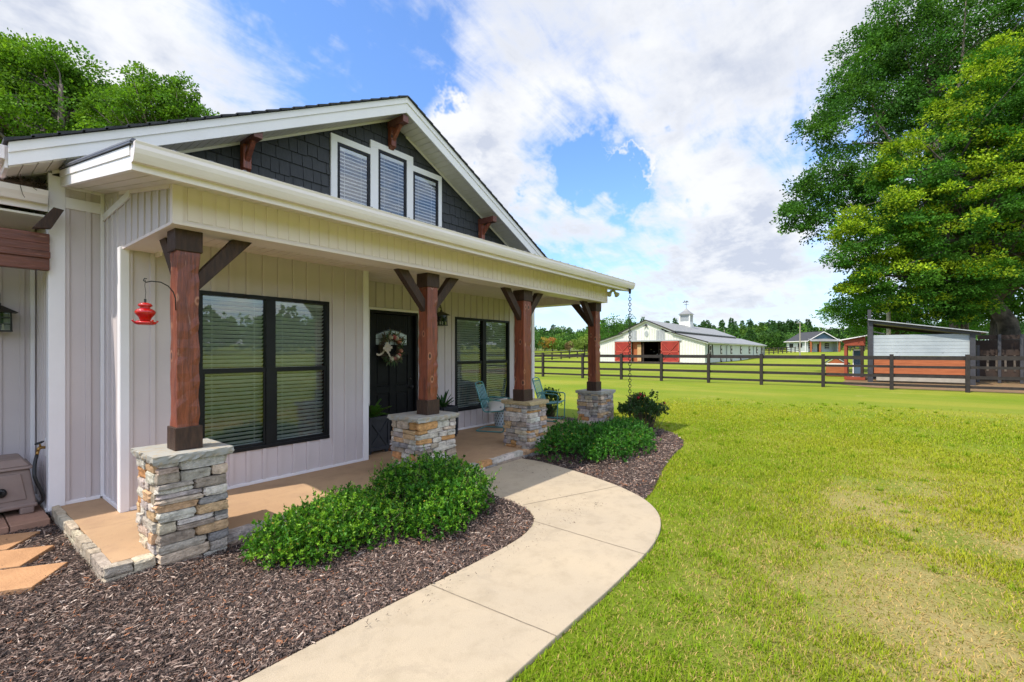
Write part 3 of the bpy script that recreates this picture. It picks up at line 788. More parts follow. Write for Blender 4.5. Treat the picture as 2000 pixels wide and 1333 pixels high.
for xx in (gx0+.17, cxd-.05, cxd+.05, gx1-.17): mb.bar((xx, dy+.014, gzb), (xx, dy+.014, gtop-.03), .008, .008)
mb.bar((gx0, dy+.014, gzb+.10), (gx0+.17, dy+.014, gzb+.10), .008, .008); mb.bar((gx1-.17, dy+.014, gzb+.10), (gx1, dy+.014, gzb+.10), .008, .008)
mb.bar((cxd-.05, dy+.014, gzb+.05), (cxd+.05, dy+.014, gzb+.13), .008, .008); mb.bar((cxd+.05, dy+.014, gzb+.05), (cxd-.05, dy+.014, gzb+.13), .008, .008)
mb.build('glass_leading', M['blackmetal'], door)
mb = MB()
mb.lathe([(.0, -.0), (.022, .0), (.022, .012), (.012, .014), (.012, .03), (.026, .04), (.03, .055), (.02, .07), (0, .072)], 0, 0, 0, 16, mtx=Matrix.Translation((db-.07, dy, dz0+.86)) @ Matrix.Rotation(PI/2, 4, 'X'))
mb.build('door_knob', M['blackmetal'], door, smooth=True)
mb = MB(); mb.lathe([(.0, -.0), (.022, .0), (.022, .016), (0, .018)], 0, 0, 0, 16, mtx=Matrix.Translation((db-.07, dy, dz0+1.0)) @ Matrix.Rotation(PI/2, 4, 'X'))
mb.build('door_lock', M['blackmetal'], door, smooth=True)
mb = MB(); random.seed(3)
xx = x0-.02
while xx < x1: w_ = random.uniform(.16, .3); stone(mb, (xx+w_/2, DY-.06, .125), w_, .09, .07, jit((.5, .42, .36)), random.random()); xx += w_
hp(mb, 'door_step', M['stone'], smooth=True)
mb = MB(); mb.box(DR[0]-.02, DR[1]+.0, DY-.13, DY-.115, .10, .118); hp(mb, 'door_sill', M['trim'])

# ---- porch beam, ceiling, roof, gutter
BX0, BX1 = 1.20, 8.56
mb = MB()
mb.box(BX0+.012, BX1, FY+.012, FY+.30, 2.66, 2.97)
x = BX0+.09
while x < BX1-.03:
    mb.prism([(x, FY+.013), (x+.004, FY+.004), (x+.078, FY+.004), (x+.082, FY+.013)], 'z', 2.68, 2.95); x += .10
mb.box(BX0, BX1, FY-.006, FY+.30, 2.635, 2.66)
mb.box(BX0, BX0+.06, FY-.006, FY+.02, 2.66, 2.97); mb.box(BX1-.03, BX1, FY-.004, FY+.02, 2.66, 2.97)
mb.box(BX0+.06, BX1-.03, FY+.0, FY+.02, 2.94, 2.97)
hp(mb, 'porch_beam', M['cream'], bevel=.0015)
mb = MB()
def es(y): return 2.862+(y-3.8)*.175
mb.prism([(4.27, 2.665), (5.778, 2.665), (5.778, es(5.778)), (4.27, es(4.27))], 'x', BX0, BX0+.1)
y = 4.39
while y < 5.7:
    mb.prism([(y, 2.66), (y+.045, 2.66), (y+.045, es(y)-.006), (y, es(y)-.012)], 'x', BX0-.012, BX0+.002); y += .2
hp(mb, 'beam_end_panel', M['siding'])
mb = MB(); mb.box(BX0-.008, BX0+.28, 4.27, 5.70, 2.637, 2.662); mb.box(BX0-.012, BX0+.0, 4.244, 4.30, 2.64, 2.98)
mb.bar((BX0-.012, 4.30, 2.935), (BX0-.012, 5.78, 3.194), .012, .04)
mb.box(BX0+.25, BX0+.27, 5.55, 5.70, 2.60, 2.64)
hp(mb, 'beam_end_trim', M['cream'])
mb = MB(); mb.box(BX1-.30, BX1, 4.56, DY-.03, 2.66, 2.97); mb.box(BX1-.305, BX1+.005, 4.55, DY-.03, 2.635, 2.66)
y = 4.62
while y < 6.3: mb.box(BX1-.312, BX1-.30, y, y+.08, 2.67, 2.95); y += .1
hp(mb, 'side_beam', M['cream'])
# ceiling
mb = MB(); mb.box(1.3, 8.3, 4.5, 6.44, 2.80, 2.82)
x = 1.35
while x < 8.25: mb.box(x, x+.09, 4.5, 6.43, 2.796, 2.80); x += .1
hp(mb, 'porch_ceiling', M['cream'])
mb = MB(); mb.bar((4.0, 4.62, 2.72), (8.3, 4.62, 2.72), .06, .07); hp(mb, 'beam_strip', M['darkwood'])
# sloping eave soffit + fascia + roof
RS = .175
def rz_(y, base): return base+(y-3.80)*RS
RX0, RX1 = .86, 8.88
def slab(mb, x0, x1, y0, y1, zb, t_):
    mb.prism([(y0, rz_(y0, zb)), (y1, rz_(y1, zb)), (y1, rz_(y1, zb)+t_), (y0, rz_(y0, zb)+t_)], 'x', x0, x1)
mb = MB(); slab(mb, RX0+.03, RX1-.03, 3.90, DY, 2.865, .02)
x = RX0+.05
while x < RX1-.1: slab(mb, x, x+.088, 3.92, DY-.02, 2.860, .006); x += .098
hp(mb, 'porch_soffit', M['soffit'])
mb = MB(); mb.box(RX0, RX1, 3.885, 3.91, 2.86, 3.02); hp(mb, 'porch_fascia', M['gutter'], bevel=.002)
for xa, xb in ((RX0, RX0+.03), (RX1-.03, RX1)):
    mb = MB()
    mb.prism([(3.91, rz_(3.91, 2.845)), (DY-.03, rz_(DY-.03, 2.845)), (DY-.03, rz_(DY-.03, 3.0)), (3.91, rz_(3.91, 3.0))], 'x', xa, xb)
    xo = -.008 if xa < 2 else .008
    mb.prism([(3.91, rz_(3.91, 2.94)), (DY-.03, rz_(DY-.03, 2.94)), (DY-.03, rz_(DY-.03, 3.005)), (3.91, rz_(3.91, 3.005))], 'x', xa+xo, xb+xo)
    hp(mb, 'porch_rake', M['trim'], bevel=.002)
mb = MB(); slab(mb, RX0-.02, RX1+.02, 3.84, DY+.01, 3.012, .012)
x = RX0
while x < RX1+.01:
    mb.prism([(x-.02, 0), (x-.008, .02), (x+.008, .02), (x+.02, 0)], 'y', 0, 1) if False else None
    y0_, y1_ = 3.83, DY
    mb.add([(x-.022, y0_, rz_(y0_, 3.024)), (x-.009, y0_, rz_(y0_, 3.047)), (x+.009, y0_, rz_(y0_, 3.047)), (x+.022, y0_, rz_(y0_, 3.024)),
            (x-.022, y1_, rz_(y1_, 3.024)), (x-.009, y1_, rz_(y1_, 3.047)), (x+.009, y1_, rz_(y1_, 3.047)), (x+.022, y1_, rz_(y1_, 3.024))],
           [(0, 1, 2, 3), (4, 7, 6, 5), (0, 4, 5, 1), (1, 5, 6, 2), (2, 6, 7, 3)])
    x += .2286
hp(mb, 'porch_roof', M['metalroof'])
# K-style gutter
gp = [(3.885, 3.022), (3.885, 2.905), (3.835, 2.905), (3.822, 2.925), (3.806, 2.955), (3.797, 2.985), (3.797, 3.012), (3.79, 3.03), (3.80, 3.034), (3.806, 3.012), (3.812, 2.96), (3.838, 2.915), (3.878, 2.915), (3.878, 3.022)]
mb = MB()
mb.prism(gp, 'x', RX0, RX1)
for xa in (RX0-.003, RX1+.001): mb.prism([(3.885, 3.022), (3.885, 2.905), (3.835, 2.905), (3.806, 2.955), (3.797, 2.985), (3.795, 3.028)], 'x', xa, xa+.004)
hp(mb, 'porch_gutter', M['gutter'])

# ---- stone piers with posts
def pier(x0, x1, y0, y1, zb, ztop, seed, capm):
    random.seed(seed)
    cx, cy = (x0+x1)/2, (y0+y1)/2
    mb = MB(); stone_core(mb, x0+.045, x1-.045, y0+.045, y1-.045, -.05, ztop-.055)
    z = zb
    while z < ztop-.065:
        h = min(random.uniform(.045, .085), ztop-.058-z)
        if ztop-.058-(z+h) < .03: h = ztop-.058-z
        # front & back
        for yy, face in ((y0, -1), (y1, 1)):
            x = x0+random.uniform(-.012, .008)
            while x < x1-.02:
                w = random.uniform(.11, .36)
                if x1-(x+w) < .07: w = x1-x+random.uniform(-.01, .012)
                hh = h
                dpt = .09
                split = h > .062 and random.random() < .3
                for q in range(2 if split else 1):
                    sh_ = h/2 if split else h; zc = z+sh_*(q+.5)
                    off = random.uniform(-.014, .012)
                    stone(mb, (x+w/2, yy-face*(.035)+off*face*-1, zc), w*.965, dpt, sh_*.955, jit(random.choice(PALL)), random.random())
                x += w
        for xx, face in ((x0, -1), (x1, 1)):
            y = y0+.05
            while y < y1-.05:
                w = random.uniform(.09, .24)
                if (y1-.03)-(y+w) < .07: w = y1-.03-y
                off = random.uniform(-.014, .012)
                stone(mb, (xx-face*.035-off*face, y+w/2, z+h/2), .09, w*.965, h*.955, jit(random.choice(PALL)), random.random())
                y += w
        z += h
    p = hp(mb, 'stone_pier', M['stone'])
    # cap with chiselled edges
    mb = MB(); n_ = 14
    ov = .035
    xs = [x0-ov, x1+ov]; ys = [y0-ov, y1+ov]
    ring = []
    for i in range(n_): ring.append((xs[0]+(xs[1]-xs[0])*i/n_, ys[0]))
    for i in range(n_): ring.append((xs[1], ys[0]+(ys[1]-ys[0])*i/n_))
    for i in range(n_): ring.append((xs[1]-(xs[1]-xs[0])*i/n_, ys[1]))
    for i in range(n_): ring.append((xs[0], ys[1]-(ys[1]-ys[0])*i/n_))
    L_ = []
    for lev, (zz_, am) in enumerate(((ztop-.058, .010), (ztop-.036, .006), (ztop-.012, .005), (ztop, .004))):
        L_.append([((px-cx)*(1-(.012 if lev in (0,) else 0)-(.008 if lev == 3 else 0))+cx+random.uniform(-am, am), (py-cy)*(1-(.012 if lev in (0,) else 0)-(.008 if lev == 3 else 0))+cy+random.uniform(-am, am), zz_+(random.uniform(-.004, .004) if lev not in (3,) else 0)) for px, py in ring])
    N_ = len(ring); vs = [p_ for l_ in L_ for p_ in l_]
    fs = [(a*N_+i, a*N_+(i+1) % N_, (a+1)*N_+(i+1) % N_, (a+1)*N_+i) for a in range(3) for i in range(N_)]+[tuple(range(3*N_, 4*N_)), tuple(range(N_-1, -1, -1))]
    mb.add(vs, fs); mb.build('pier_cap', capm, p)
    return p
def post(x0, x1, y0, y1, zb, zt, brs, px=.018):
    cx, cy = (x0+x1)/2, (y0+y1)/2; hw = (x1-x0)/2; hy = (y1-y0)/2
    mb = MB(); n_ = 26; vs = []; ws = []
    for i in range(n_+1):
        z = zb+(zt-zb)*i/n_
        for a, b_ in ((-1, -1), (0, -1), (1, -1), (1, 0), (1, 1), (0, 1), (-1, 1), (-1, 0)):
            k = random.uniform(-.004, .004) if (a and b_) else random.uniform(-.0015, .0015)
            if a == 1 and b_ == -1: k -= max(0, random.uniform(-.01, .010))
            vs.append((cx+a*(hw+k), cy+b_*(hy+k), z))
    fs = [(i*8+j, i*8+(j+1) % 8, (i+1)*8+(j+1) % 8, (i+1)*8+j) for i in range(n_) for j in range(8)]+[tuple(range(7, -1, -1)), tuple(range(n_*8, n_*8+8))]
    mb.add(vs, fs)
    p = hp(mb, 'porch_post', M['post'], bevel=.004)
    for z0_, z1_, nm in ((zb, zb+.185, 'base_block'), (zt-.175, zt, 'top_block')):
        mb = MB()
        mb.prism([(cx-hw-px, cy-hy-px), (cx+hw+px, cy-hy-px), (cx+hw+px, cy+hy+px), (cx-hw-px, cy+hy+px)], 'z', z0_, z1_)
        mb.build(nm, M['darkwood'], p, bevel=.006)
    L = .40
    for d in brs:
        mb = MB(); w_ = .10
        D = Vector(d+(0,)); a = Vector((cx, cy, zt-.42))+D*(hw-.01); b_ = Vector((cx, cy, zt+.02))+D*(hw+.41)
        # brace: board cut plumb on the post and level under the beam
        th_ = .105; hwid = .045; side = Vector((-D.y, D.x, 0))*hwid
        P = [a+Vector((0, 0, -.075)), a+Vector((0, 0, .075)), Vector((cx, cy, zt))+D*(hw+.27), Vector((cx, cy, zt))+D*(hw+.43)]
        vs = [tuple(q-side) for q in P]+[tuple(q+side) for q in P]
        mb.add(vs, [(0, 1, 2, 3), (7, 6, 5, 4), (0, 4, 5, 1), (1, 5, 6, 2), (2, 6, 7, 3), (3, 7, 4, 0)])
        mb.build('brace', M['darkwood'], p, bevel=.005)
    return p
pp = pier(1.10, 1.585, 4.275, 4.79, -.03, .854, 1, M['cap'])
pier(3.66, 4.28, 4.285, 4.80, -.03, .854, 22, M['cap'])
pier(5.92, 6.40, 4.285, 4.80, -.03, .854, 35, M['capy'])
pier(8.32, 8.91, 4.285, 4.80, -.03, .854, 47, M['cap'])
post(1.262, 1.422, 4.40, 4.56, .854, 2.638, ((1, 0), (0, 1)))
post(3.905, 4.075, 4.40, 4.57, .854, 2.638, ((1, 0), (-1, 0)))
post(5.925, 6.13, 4.40, 4.59, .854, 2.638, ((1, 0), (-1, 0)))
post(8.35, 8.54, 4.40, 4.58, .854, 2.638, ((-1, 0), (0, 1)))

# ---- left wing: header timber, shed roof with gutter, outrigger brace
mb = MB(); xr = .775
mb.box(-5, xr, 6.36, 6.46, 2.70, 2.80); mb.box(-5, xr, 6.355, 6.45, 2.625, 2.70); 
mb.box(-5, xr+.005, 6.35, 6.46, 2.56, 2.625); mb.box(-5, xr, 6.365, 6.46, 2.445, 2.56)
hp(mb, 'wing_header', M['header'], bevel=.006)
mb = MB(); mb.prism([(.645, 2.82), (.775, 2.84), (.865, 3.04), (.79, 3.05)], 'y', 6.26, 6.33); hp(mb, 'wing_brace', M['darkwood'], bevel=.004)
mb = MB(); mb.prism([(6.42, 3.205), (6.42, 3.09), (6.35, 3.09), (6.33, 3.13), (6.31, 3.16), (6.30, 3.21), (6.31, 3.212), (6.33, 3.16), (6.36, 3.1), (6.41, 3.1), (6.41, 3.205)], 'x', -5, .76)
mb.box(-5, .77, 6.42, 6.44, 3.03, 3.20)
hp(mb, 'wing_gutter', M['gutter'])
mb = MB(); mb.prism([(6.42, 3.17), (7.6, 3.22), (7.6, 3.25), (6.42, 3.20)], 'x', -5, .77); hp(mb, 'wing_roof', M['asph'])
mb = MB(); mb.prism([(7.36, 3.3), (7.36, 3.5), (16, 3.5), (16, 3.3)], 'x', -5, .44); hp(mb, 'wing_upper_wall', M['siding'])
mb = MB(); mb.box(-5, .76, 6.46, 7.34, 2.98, 3.0); hp(mb, 'wing_ceiling', M['soffit'])

# ================================================================== THINGS ON AND BY THE PORCH
random.seed(11)
def lantern(name, label, loc, rz=0, s=1.0):
    """hanging-style wall lantern; local -y faces out of the wall"""
    t = thing(name, label, 'wall lantern', loc, rz)
    mb = MB(); w = .078*s
    for a in (-1, 1):
        for b_ in (-1, 1): mb.bar((a*w, b_*w, .0), (a*w*.94, b_*w*.94, .19*s), .011, .011)
    for z_ in (.0, .065*s, .13*s, .19*s):
        for a in (-1, 1):
            mb.bar((-w, a*w, z_), (w, a*w, z_), .008, .008); mb.bar((a*w, -w, z_), (a*w, w, z_), .008, .008)
    for a in (-1, 1): mb.bar((0, a*w, 0), (0, a*w, .19*s), .007, .007); mb.bar((a*w, 0, 0), (a*w, 0, .19*s), .007, .007)
    mb.box(-w*1.12, w*1.12, -w*1.12, w*1.12, -.012, .0)
    mb.build('lantern_cage', M['blackmetal'], t)
    mb = MB(); r = .125*s
    vs = [(-r, -r, .18*s), (r, -r, .18*s), (r, r, .18*s), (-r, r, .18*s), (-.02, -.02, .25*s), (.02, -.02, .25*s), (.02, .02, .25*s), (-.02, .02, .25*s)]
    mb.add(vs, [(3, 2, 1, 0), (4, 5, 6, 7), (0, 1, 5, 4), (1, 2, 6, 5), (2, 3, 7, 6), (3, 0, 4, 7)]); mb.box(-.014, .014, -.014, .014, .25*s, .275*s)
    mb.build('lantern_roof', M['blackmetal'], t, bevel=.002)
    mb = MB(); mb.box(-w*.88, w*.88, -w*.88, w*.88, .004, .186*s); mb.build('lantern_glass', M['lampglass'], t)
    for a in (-.028, .028): mb = MB(); mb.tube([(a, 0, 0), (a, 0, .07*s)], .009, 8); mb.build('candle', M['tallow'], t)
    pts = [(0, .0, .27*s), (0, .0, .31*s), (0, .02, .36*s), (0, .06, .385*s), (0, .10, .37*s), (0, .125, .33*s), (0, .13, .26*s), (0, .13, .12*s)]
    mb = MB(); mb.tube(pts, .009, 8, False)
    for k in range(12):
        pass
    mb.tube([(.0, .03+.028*math.cos(a_)*(1-a_/12), .335*s+.028*math.sin(a_)*(1-a_/12)) for a_ in [i*.55 for i in range(13)]], .006, 8)
    mb.box(-.04, .04, .125, .145, .06*s, .22*s)
    mb.build('lantern_bracket', M['blackmetal'], t)
    return t
M['tallow'] = gen('candle sleeve', (.75, .68, .5), (.7, .62, .45), .5, 10, 60, 0)
lantern('wall_lantern', 'black metal wall lantern between the front door and the right window', (5.93, DY-.145, 2.14))
lantern('wall_lantern', 'black metal wall lantern with candle sleeves on the left wing wall', (.50, 7.35-.145, 1.87), s=1.05)

# plant hook + hummingbird feeder
mb = MB()
hk = [(1.255, 4.40, 1.98), (1.25, 4.39, 2.07), (1.235, 4.385, 2.12), (1.20, 4.38, 2.165), (1.15, 4.375, 2.19), (1.09, 4.37, 2.19), (1.055, 4.37, 2.178), (1.04, 4.37, 2.19), (1.045, 4.37, 2.207), (1.06, 4.37, 2.205)]
mb.tube(hk, .0045, 8)
tag(mb.build('plant_hook', M['blackmetal'], smooth=True), 'curved black plant hook screwed to the leftmost porch post', 'hook')
fd = thing('hummingbird_feeder', 'red glass hummingbird feeder hanging from the hook on the leftmost post', 'bird feeder', (1.05, 4.37, 1.85))
mb = MB(); mb.lathe([(.0, .028), (.03, .03), (.036, .045), (.042, .06), (.062, .085), (.066, .10), (.058, .115), (.034, .128), (.03, .135), (.044, .145), (.046, .152), (.036, .165), (.012, .172), (0, .173)], 0, 0, 0, 28); mb.build('bottle', M['redglass'], fd, smooth=True)
mb = MB(); mb.lathe([(.0, .0), (.045, .0), (.065, .008), (.072, .018), (.064, .028), (.04, .032), (0, .034)], 0, 0, 0, 28)
for k in range(4):
    a = k*PI/2+.3; mb.tube([(.066*math.cos(a), .066*math.sin(a), .016), (.082*math.cos(a), .082*math.sin(a), .026), (.088*math.cos(a), .088*math.sin(a), .036)], [.006, .006, .009], 8)
mb.build('feeding_tray', M['redglass'], fd, smooth=True)
mb = MB(); mb.tube([(0, 0, .17), (0, 0, .20)], .008, 8); mb.tube([(0, 0, .20), (.004, 0, .25), (-.002, 0, .30), (.002, 0, .345)], .0018, 6); mb.build('hanger', M['blackmetal'], fd)

# rain chain of open rings
rc = thing('rain_chain', 'dark rain chain of round links hanging from the right end of the gutter', 'rain chain', (8.70, 3.83, 0))
mb = MB(); mb.tube([(0, 0, 2.90), (0, 0, 2.80)], [.03, .022], 12); mb.build('funnel', M['chainm'], rc)
z = 2.78; k = 0; mb = MB()
while z > .28:
    a = 0.0 if k % 2 == 0 else PI/2; a += .35
    r1 = .020
    r1 = .026; mb.tube([(math.cos(a)*r1*math.cos(q), math.sin(a)*r1*math.cos(q), z-.032+.034*math.sin(q)) for q in [i*2*PI/12 for i in range(12)]], .0062, 6, closed=True)
    z -= .054; k += 1
mb.build('links', M['chainm'], rc, smooth=True)

# twin floodlight under the right soffit
fl = thing('floodlight', 'pair of white floodlights under the right end of the porch eave', 'floodlight', (8.70, 4.20, 2.90))
mb = MB(); mb.lathe([(0, 0), (.055, 0), (.055, -.03), (.0, -.035)], 0, 0, 0, 20); mb.build('mount', M['bulb'], fl)
for dx, dy in ((-.20, .02), (.24, -.04)):
    q = Vector((dx, dy, -.13)).normalized(); mt = q.to_track_quat('Z', 'Y').to_matrix().to_4x4()
    mb = MB(); mb.lathe([(0, .0), (.014, .0), (.014, .07), (.030, .09), (.032, .12), (.055, .165), (.058, .175), (.04, .178), (0, .18)], 0, 0, 0, 20, mtx=mt)
    mb.build('lamp_head', M['bulb'], fl, smooth=True)

# ---- wreath on the door
wr = thing('door_wreath', 'round wreath of pink flowers and burlap ribbon bow hung on the black front door', 'wreath', (4.90, DY+.02, 1.71))
mb = MB(); R0 = .185; pts = []
for i in range(900):
    a = random.uniform(0, 2*PI); r = R0+random.gauss(0, .022); y = random.gauss(-.02, .014)
    p = Vector((r*math.cos(a), y, r*math.sin(a))); t_ = Vector((-math.sin(a), random.uniform(-.3, .3), math.cos(a)))
    mb.bar(p-t_*.03, p+t_*.03, .0035, .0035)
mb.build('twig_ring', M['stem'], wr)
def leafset(mb, c, n, spread, ln, wd, cols, out):
    for _ in range(n):
        d = Vector((random.gauss(out[0], .6), random.gauss(out[1], .4), random.gauss(out[2], .6))).normalized()
        s_ = d.cross(Vector((random.uniform(-1, 1), -1, random.uniform(-1, 1)))).normalized()
        p = Vector(c)+Vector((random.gauss(0, spread), random.gauss(0, spread*.5), random.gauss(0, spread)))
        l_ = ln*random.uniform(.7, 1.3); col = jit(random.choice(cols), .25)
        mb.add([p, p+d*l_*.45+s_*wd, p+d*l_, p+d*l_*.45-s_*wd], [(0, 1, 2, 3)], col)
mb = MB()
for a in (95, 75, 55, 115, 130, 35, 290, 270, 250, 310, 330, 235, 20):
    ar = math.radians(a); leafset(mb, (R0*math.cos(ar), -.045, R0*math.sin(ar)), 16, .03, .10, .012, [(.05, .10, .035), (.09, .13, .06), (.16, .13, .08)], (math.cos(ar), -.3, math.sin(ar)))
mb.build('greenery', M['flower'], wr)
def puff(mb, c, r, col, n=90):
    for _ in range(n):
        d = Vector((random.gauss(0, 1), random.gauss(-.3, 1), random.gauss(0, 1))).normalized(); s_ = d.orthogonal().normalized()*r*.28; u_ = d.cross(s_)
        p = Vector(c)+d*r*random.uniform(.6, 1); mb.add([p-s_-u_, p+s_-u_, p+s_+u_+d*r*.1, p-s_+u_+d*r*.1], [(0, 1, 2, 3)], jit(col, .15))
for a, r, col in ((100, .042, (.66, .58, .46)), (62, .040, (.66, .58, .46)), (262, .045, (.66, .60, .48)), (305, .040, (.66, .58, .46)), (80, .045, (.50, .13, .12)), (40, .042, (.62, .25, .16)), (320, .034, (.62, .20, .16)), (285, .03, (.50, .2, .18)), (345, .035, (.6, .3, .2))):
    ar = math.radians(a); mb = MB(); puff(mb, (R0*math.cos(ar), -.07, R0*math.sin(ar)), r, col); mb.build('flower', M['flower'], wr)
M['burlap'] = gen('burlap ribbon', (.52, .43, .34), (.66, .60, .52), .9, 40, 400, .002, stretch=(1, 1, 4))
mb = MB()
for a in (5, 50, 95, 140, 185, 230, 275, 320):
    ar = math.radians(a); d = Vector((math.cos(ar), 0, math.sin(ar))); s_ = Vector((-d.z, 0, d.x))*.021; c = Vector((-.15, -.075, .0))
    n_ = 8; P = [c+d*.085*math.sin(PI*i/n_)**.8*1.0*(i/n_ if i < 5 else 1)+Vector((0, -.045*math.sin(PI*i/n_)*2 if i > n_/2 else -.01*i, 0)) for i in range(n_+1)]
    P = [c+d*(.072+.02*(a % 90 == 5))*(1-math.cos(2*PI*i/n_))/2+Vector((0, -.06*math.sin(PI*i/n_)-(.02*i/n_), 0)) for i in range(n_+1)]
    for p, q in zip(P, P[1:]): mb.add([p-s_, p+s_, q+s_, q-s_], [(0, 1, 2, 3)])
for pts_ in ([(-.15, -.08, -.02), (-.20, -.07, -.09), (-.26, -.06, -.12), (-.31, -.06, -.10)], [(-.14, -.08, -.02), (-.09, -.09, -.09), (-.05, -.08, -.16)]):
    for p, q in zip(pts_, pts_[1:]):
        p = Vector(p); q = Vector(q); s_ = (q-p).cross(Vector((0, 1, 0))).normalized()*.016
        mb.add([p-s_, p+s_, q+s_, q-s_], [(0, 1, 2, 3)])
mb.build('ribbon_bow', M['burlap'], wr)

# ---- planters with sago palms
def planter(label, loc):
    t = thing('planter_box', label, 'planter', loc)
    w, h = .19, .56; mb = MB()
    mb.add([(-w*.92, -w*.92, .04), (w*.92, -w*.92, .04), (w*.92, w*.92, .04), (-w*.92, w*.92, .04), (-w, -w, h), (w, -w, h), (w, w, h), (-w, w, h)], [(3, 2, 1, 0), (0, 1, 5, 4), (1, 2, 6, 5), (2, 3, 7, 6), (3, 0, 4, 7)])
    mb.add([(-w+.02, -w+.02, h-.03), (w-.02, -w+.02, h-.03), (w-.02, w-.02, h-.03), (-w+.02, w-.02, h-.03)], [(0, 1, 2, 3)])
    mb.build('box', M['planter'], t)
    mb = MB()
    for sx, sy in ((0, -1), (1, 0), (-1, 0)):
        def PT(u, z): k = (.92+.08*z/h)*w+.007; return (u*w*.94, -k, z) if sy else (sx*k, u*w*.94, z)
        mb.bar(PT(-.9, .09), PT(.9, h-.06), .012, .028, up=(0, 0, 1)); mb.bar(PT(.9, .09), PT(-.9, h-.06), .012, .028)
        mb.bar(PT(-1, h-.03), PT(1, h-.03), .02, .05); mb.bar(PT(-1, .07), PT(1, .07), .02, .05)
        mb.bar(PT(-.93, .07), PT(-.93, h-.03), .02, .035, up=(1, 0, 0)); mb.bar(PT(.93, .07), PT(.93, h-.03), .02, .035, up=(1, 0, 0))
    mb.build('cross_trim', M['planter'], t, bevel=.002)
    for a in (-1, 1):
        for b_ in (-1, 1):
            mb = MB(); mb.box(a*w*.8-.02, a*w*.8+.02, b_*w*.8-.02, b_*w*.8+.02, 0, .05); mb.build('foot', M['planter'], t)
    return t
def sago(name, label, loc, n, L, wide, seed, col=(.035, .10, .018)):
    random.seed(seed); t = thing(name, label, 'potted plant', loc); mb = MB(); st = MB()
    for k in range(n):
        a = 2*PI*k/n+random.uniform(-.3, .3); el = random.uniform(.35, 1.25); l_ = L*random.uniform(.75, 1.1)
        pts = []; p = Vector((0, 0, 0)); d = Vector((math.cos(a)*math.cos(el), math.sin(a)*math.cos(el), math.sin(el)))
        for i in range(11): pts.append(p.copy()); p = p+d*l_/10; d = (d+Vector((0, 0, -.07))).normalized()
        st.tube(pts, [.004-.0003*i for i in range(11)], 5)
        for i in range(1, 11):
            dd = (pts[i]-pts[i-1]).normalized(); s_ = dd.cross(Vector((0, 0, 1))).normalized(); up = s_.cross(dd)
            for q in range(3):
                for sg in (-1, 1):
                    b0 = pts[i-1]+(pts[i]-pts[i-1])*q/3; ll = wide*math.sin(PI*(i+q/3)/11.5)**.6
                    tip = b0+(s_*sg*.8+dd*.65+up*.25).normalized()*ll; ww = dd*wide*.09
                    mb.add([b0-ww, b0+ww, tip+ww*.2, tip-ww*.2], [(0, 1, 2, 3)], jit(col, .3))
    mb.build('fronds', M['leaf'], t); st.build('stems', M['stem'], t)
    return t
planter('dark square planter box with crossed trim left of the front door', (4.30, 6.12, .10))
planter('dark square planter box behind the second stone pier, right of the door', (5.86, 6.18, .10))
sago('fern', 'feathery green fern in the planter left of the front door', (4.30, 6.12, .60), 16, .36, .10, 4, (.07, .17, .02))
def broadleaf(name, label, loc, n, L, seed):
    random.seed(seed); t = thing(name, label, 'potted plant', loc); mb = MB(); st = MB()
    for k in range(n):
        a = 2*PI*k/n+random.uniform(-.3, .3); el = random.uniform(.5, 1.35); l_ = L*random.uniform(.7, 1.1); p = Vector((0, 0, 0))
        d = Vector((math.cos(a)*math.cos(el), math.sin(a)*math.cos(el), math.sin(el))); pts = [p.copy()]
        for i in range(8): p = p+d*l_/8; d = (d+Vector((0, 0, -.05))).normalized(); pts.append(p.copy())
        for i in range(8):
            s_ = d.cross(Vector((0, 0, 1))).normalized()*.035; w0, w1 = math.sin(PI*(i+.2)/8.2)**.7, math.sin(PI*min(1, (i+1.2)/8.2))**.7 if i < 7 else .02
            u_ = s_.cross(d).normalized()*.012; c = jit((.03, .10, .02), .25)
            mb.add([pts[i]-s_*w0+u_, pts[i], pts[i+1], pts[i+1]-s_*w1+u_], [(0, 1, 2, 3)], c); mb.add([pts[i], pts[i]+s_*w0+u_, pts[i+1]+s_*w1+u_, pts[i+1]], [(0, 1, 2, 3)], c)
        st.tube(pts[:6], .004, 5)
    mb.build('leaves', M['leaf'], t); st.build('stems', M['stem'], t); return t
broadleaf('potted_plant', 'dark broad leaved plant in the planter behind the second stone pier', (5.86, 6.18, .60), 13, .38, 8)
mb = MB(); mb.box(4.50, 5.35, 5.72, 6.28, .10, .116)
for i in range(40): x = 4.51+i*.021; 
tag(mb.build('doormat', M['doormat'], bevel=.004), 'rust brown doormat in front of the black front door', 'doormat')

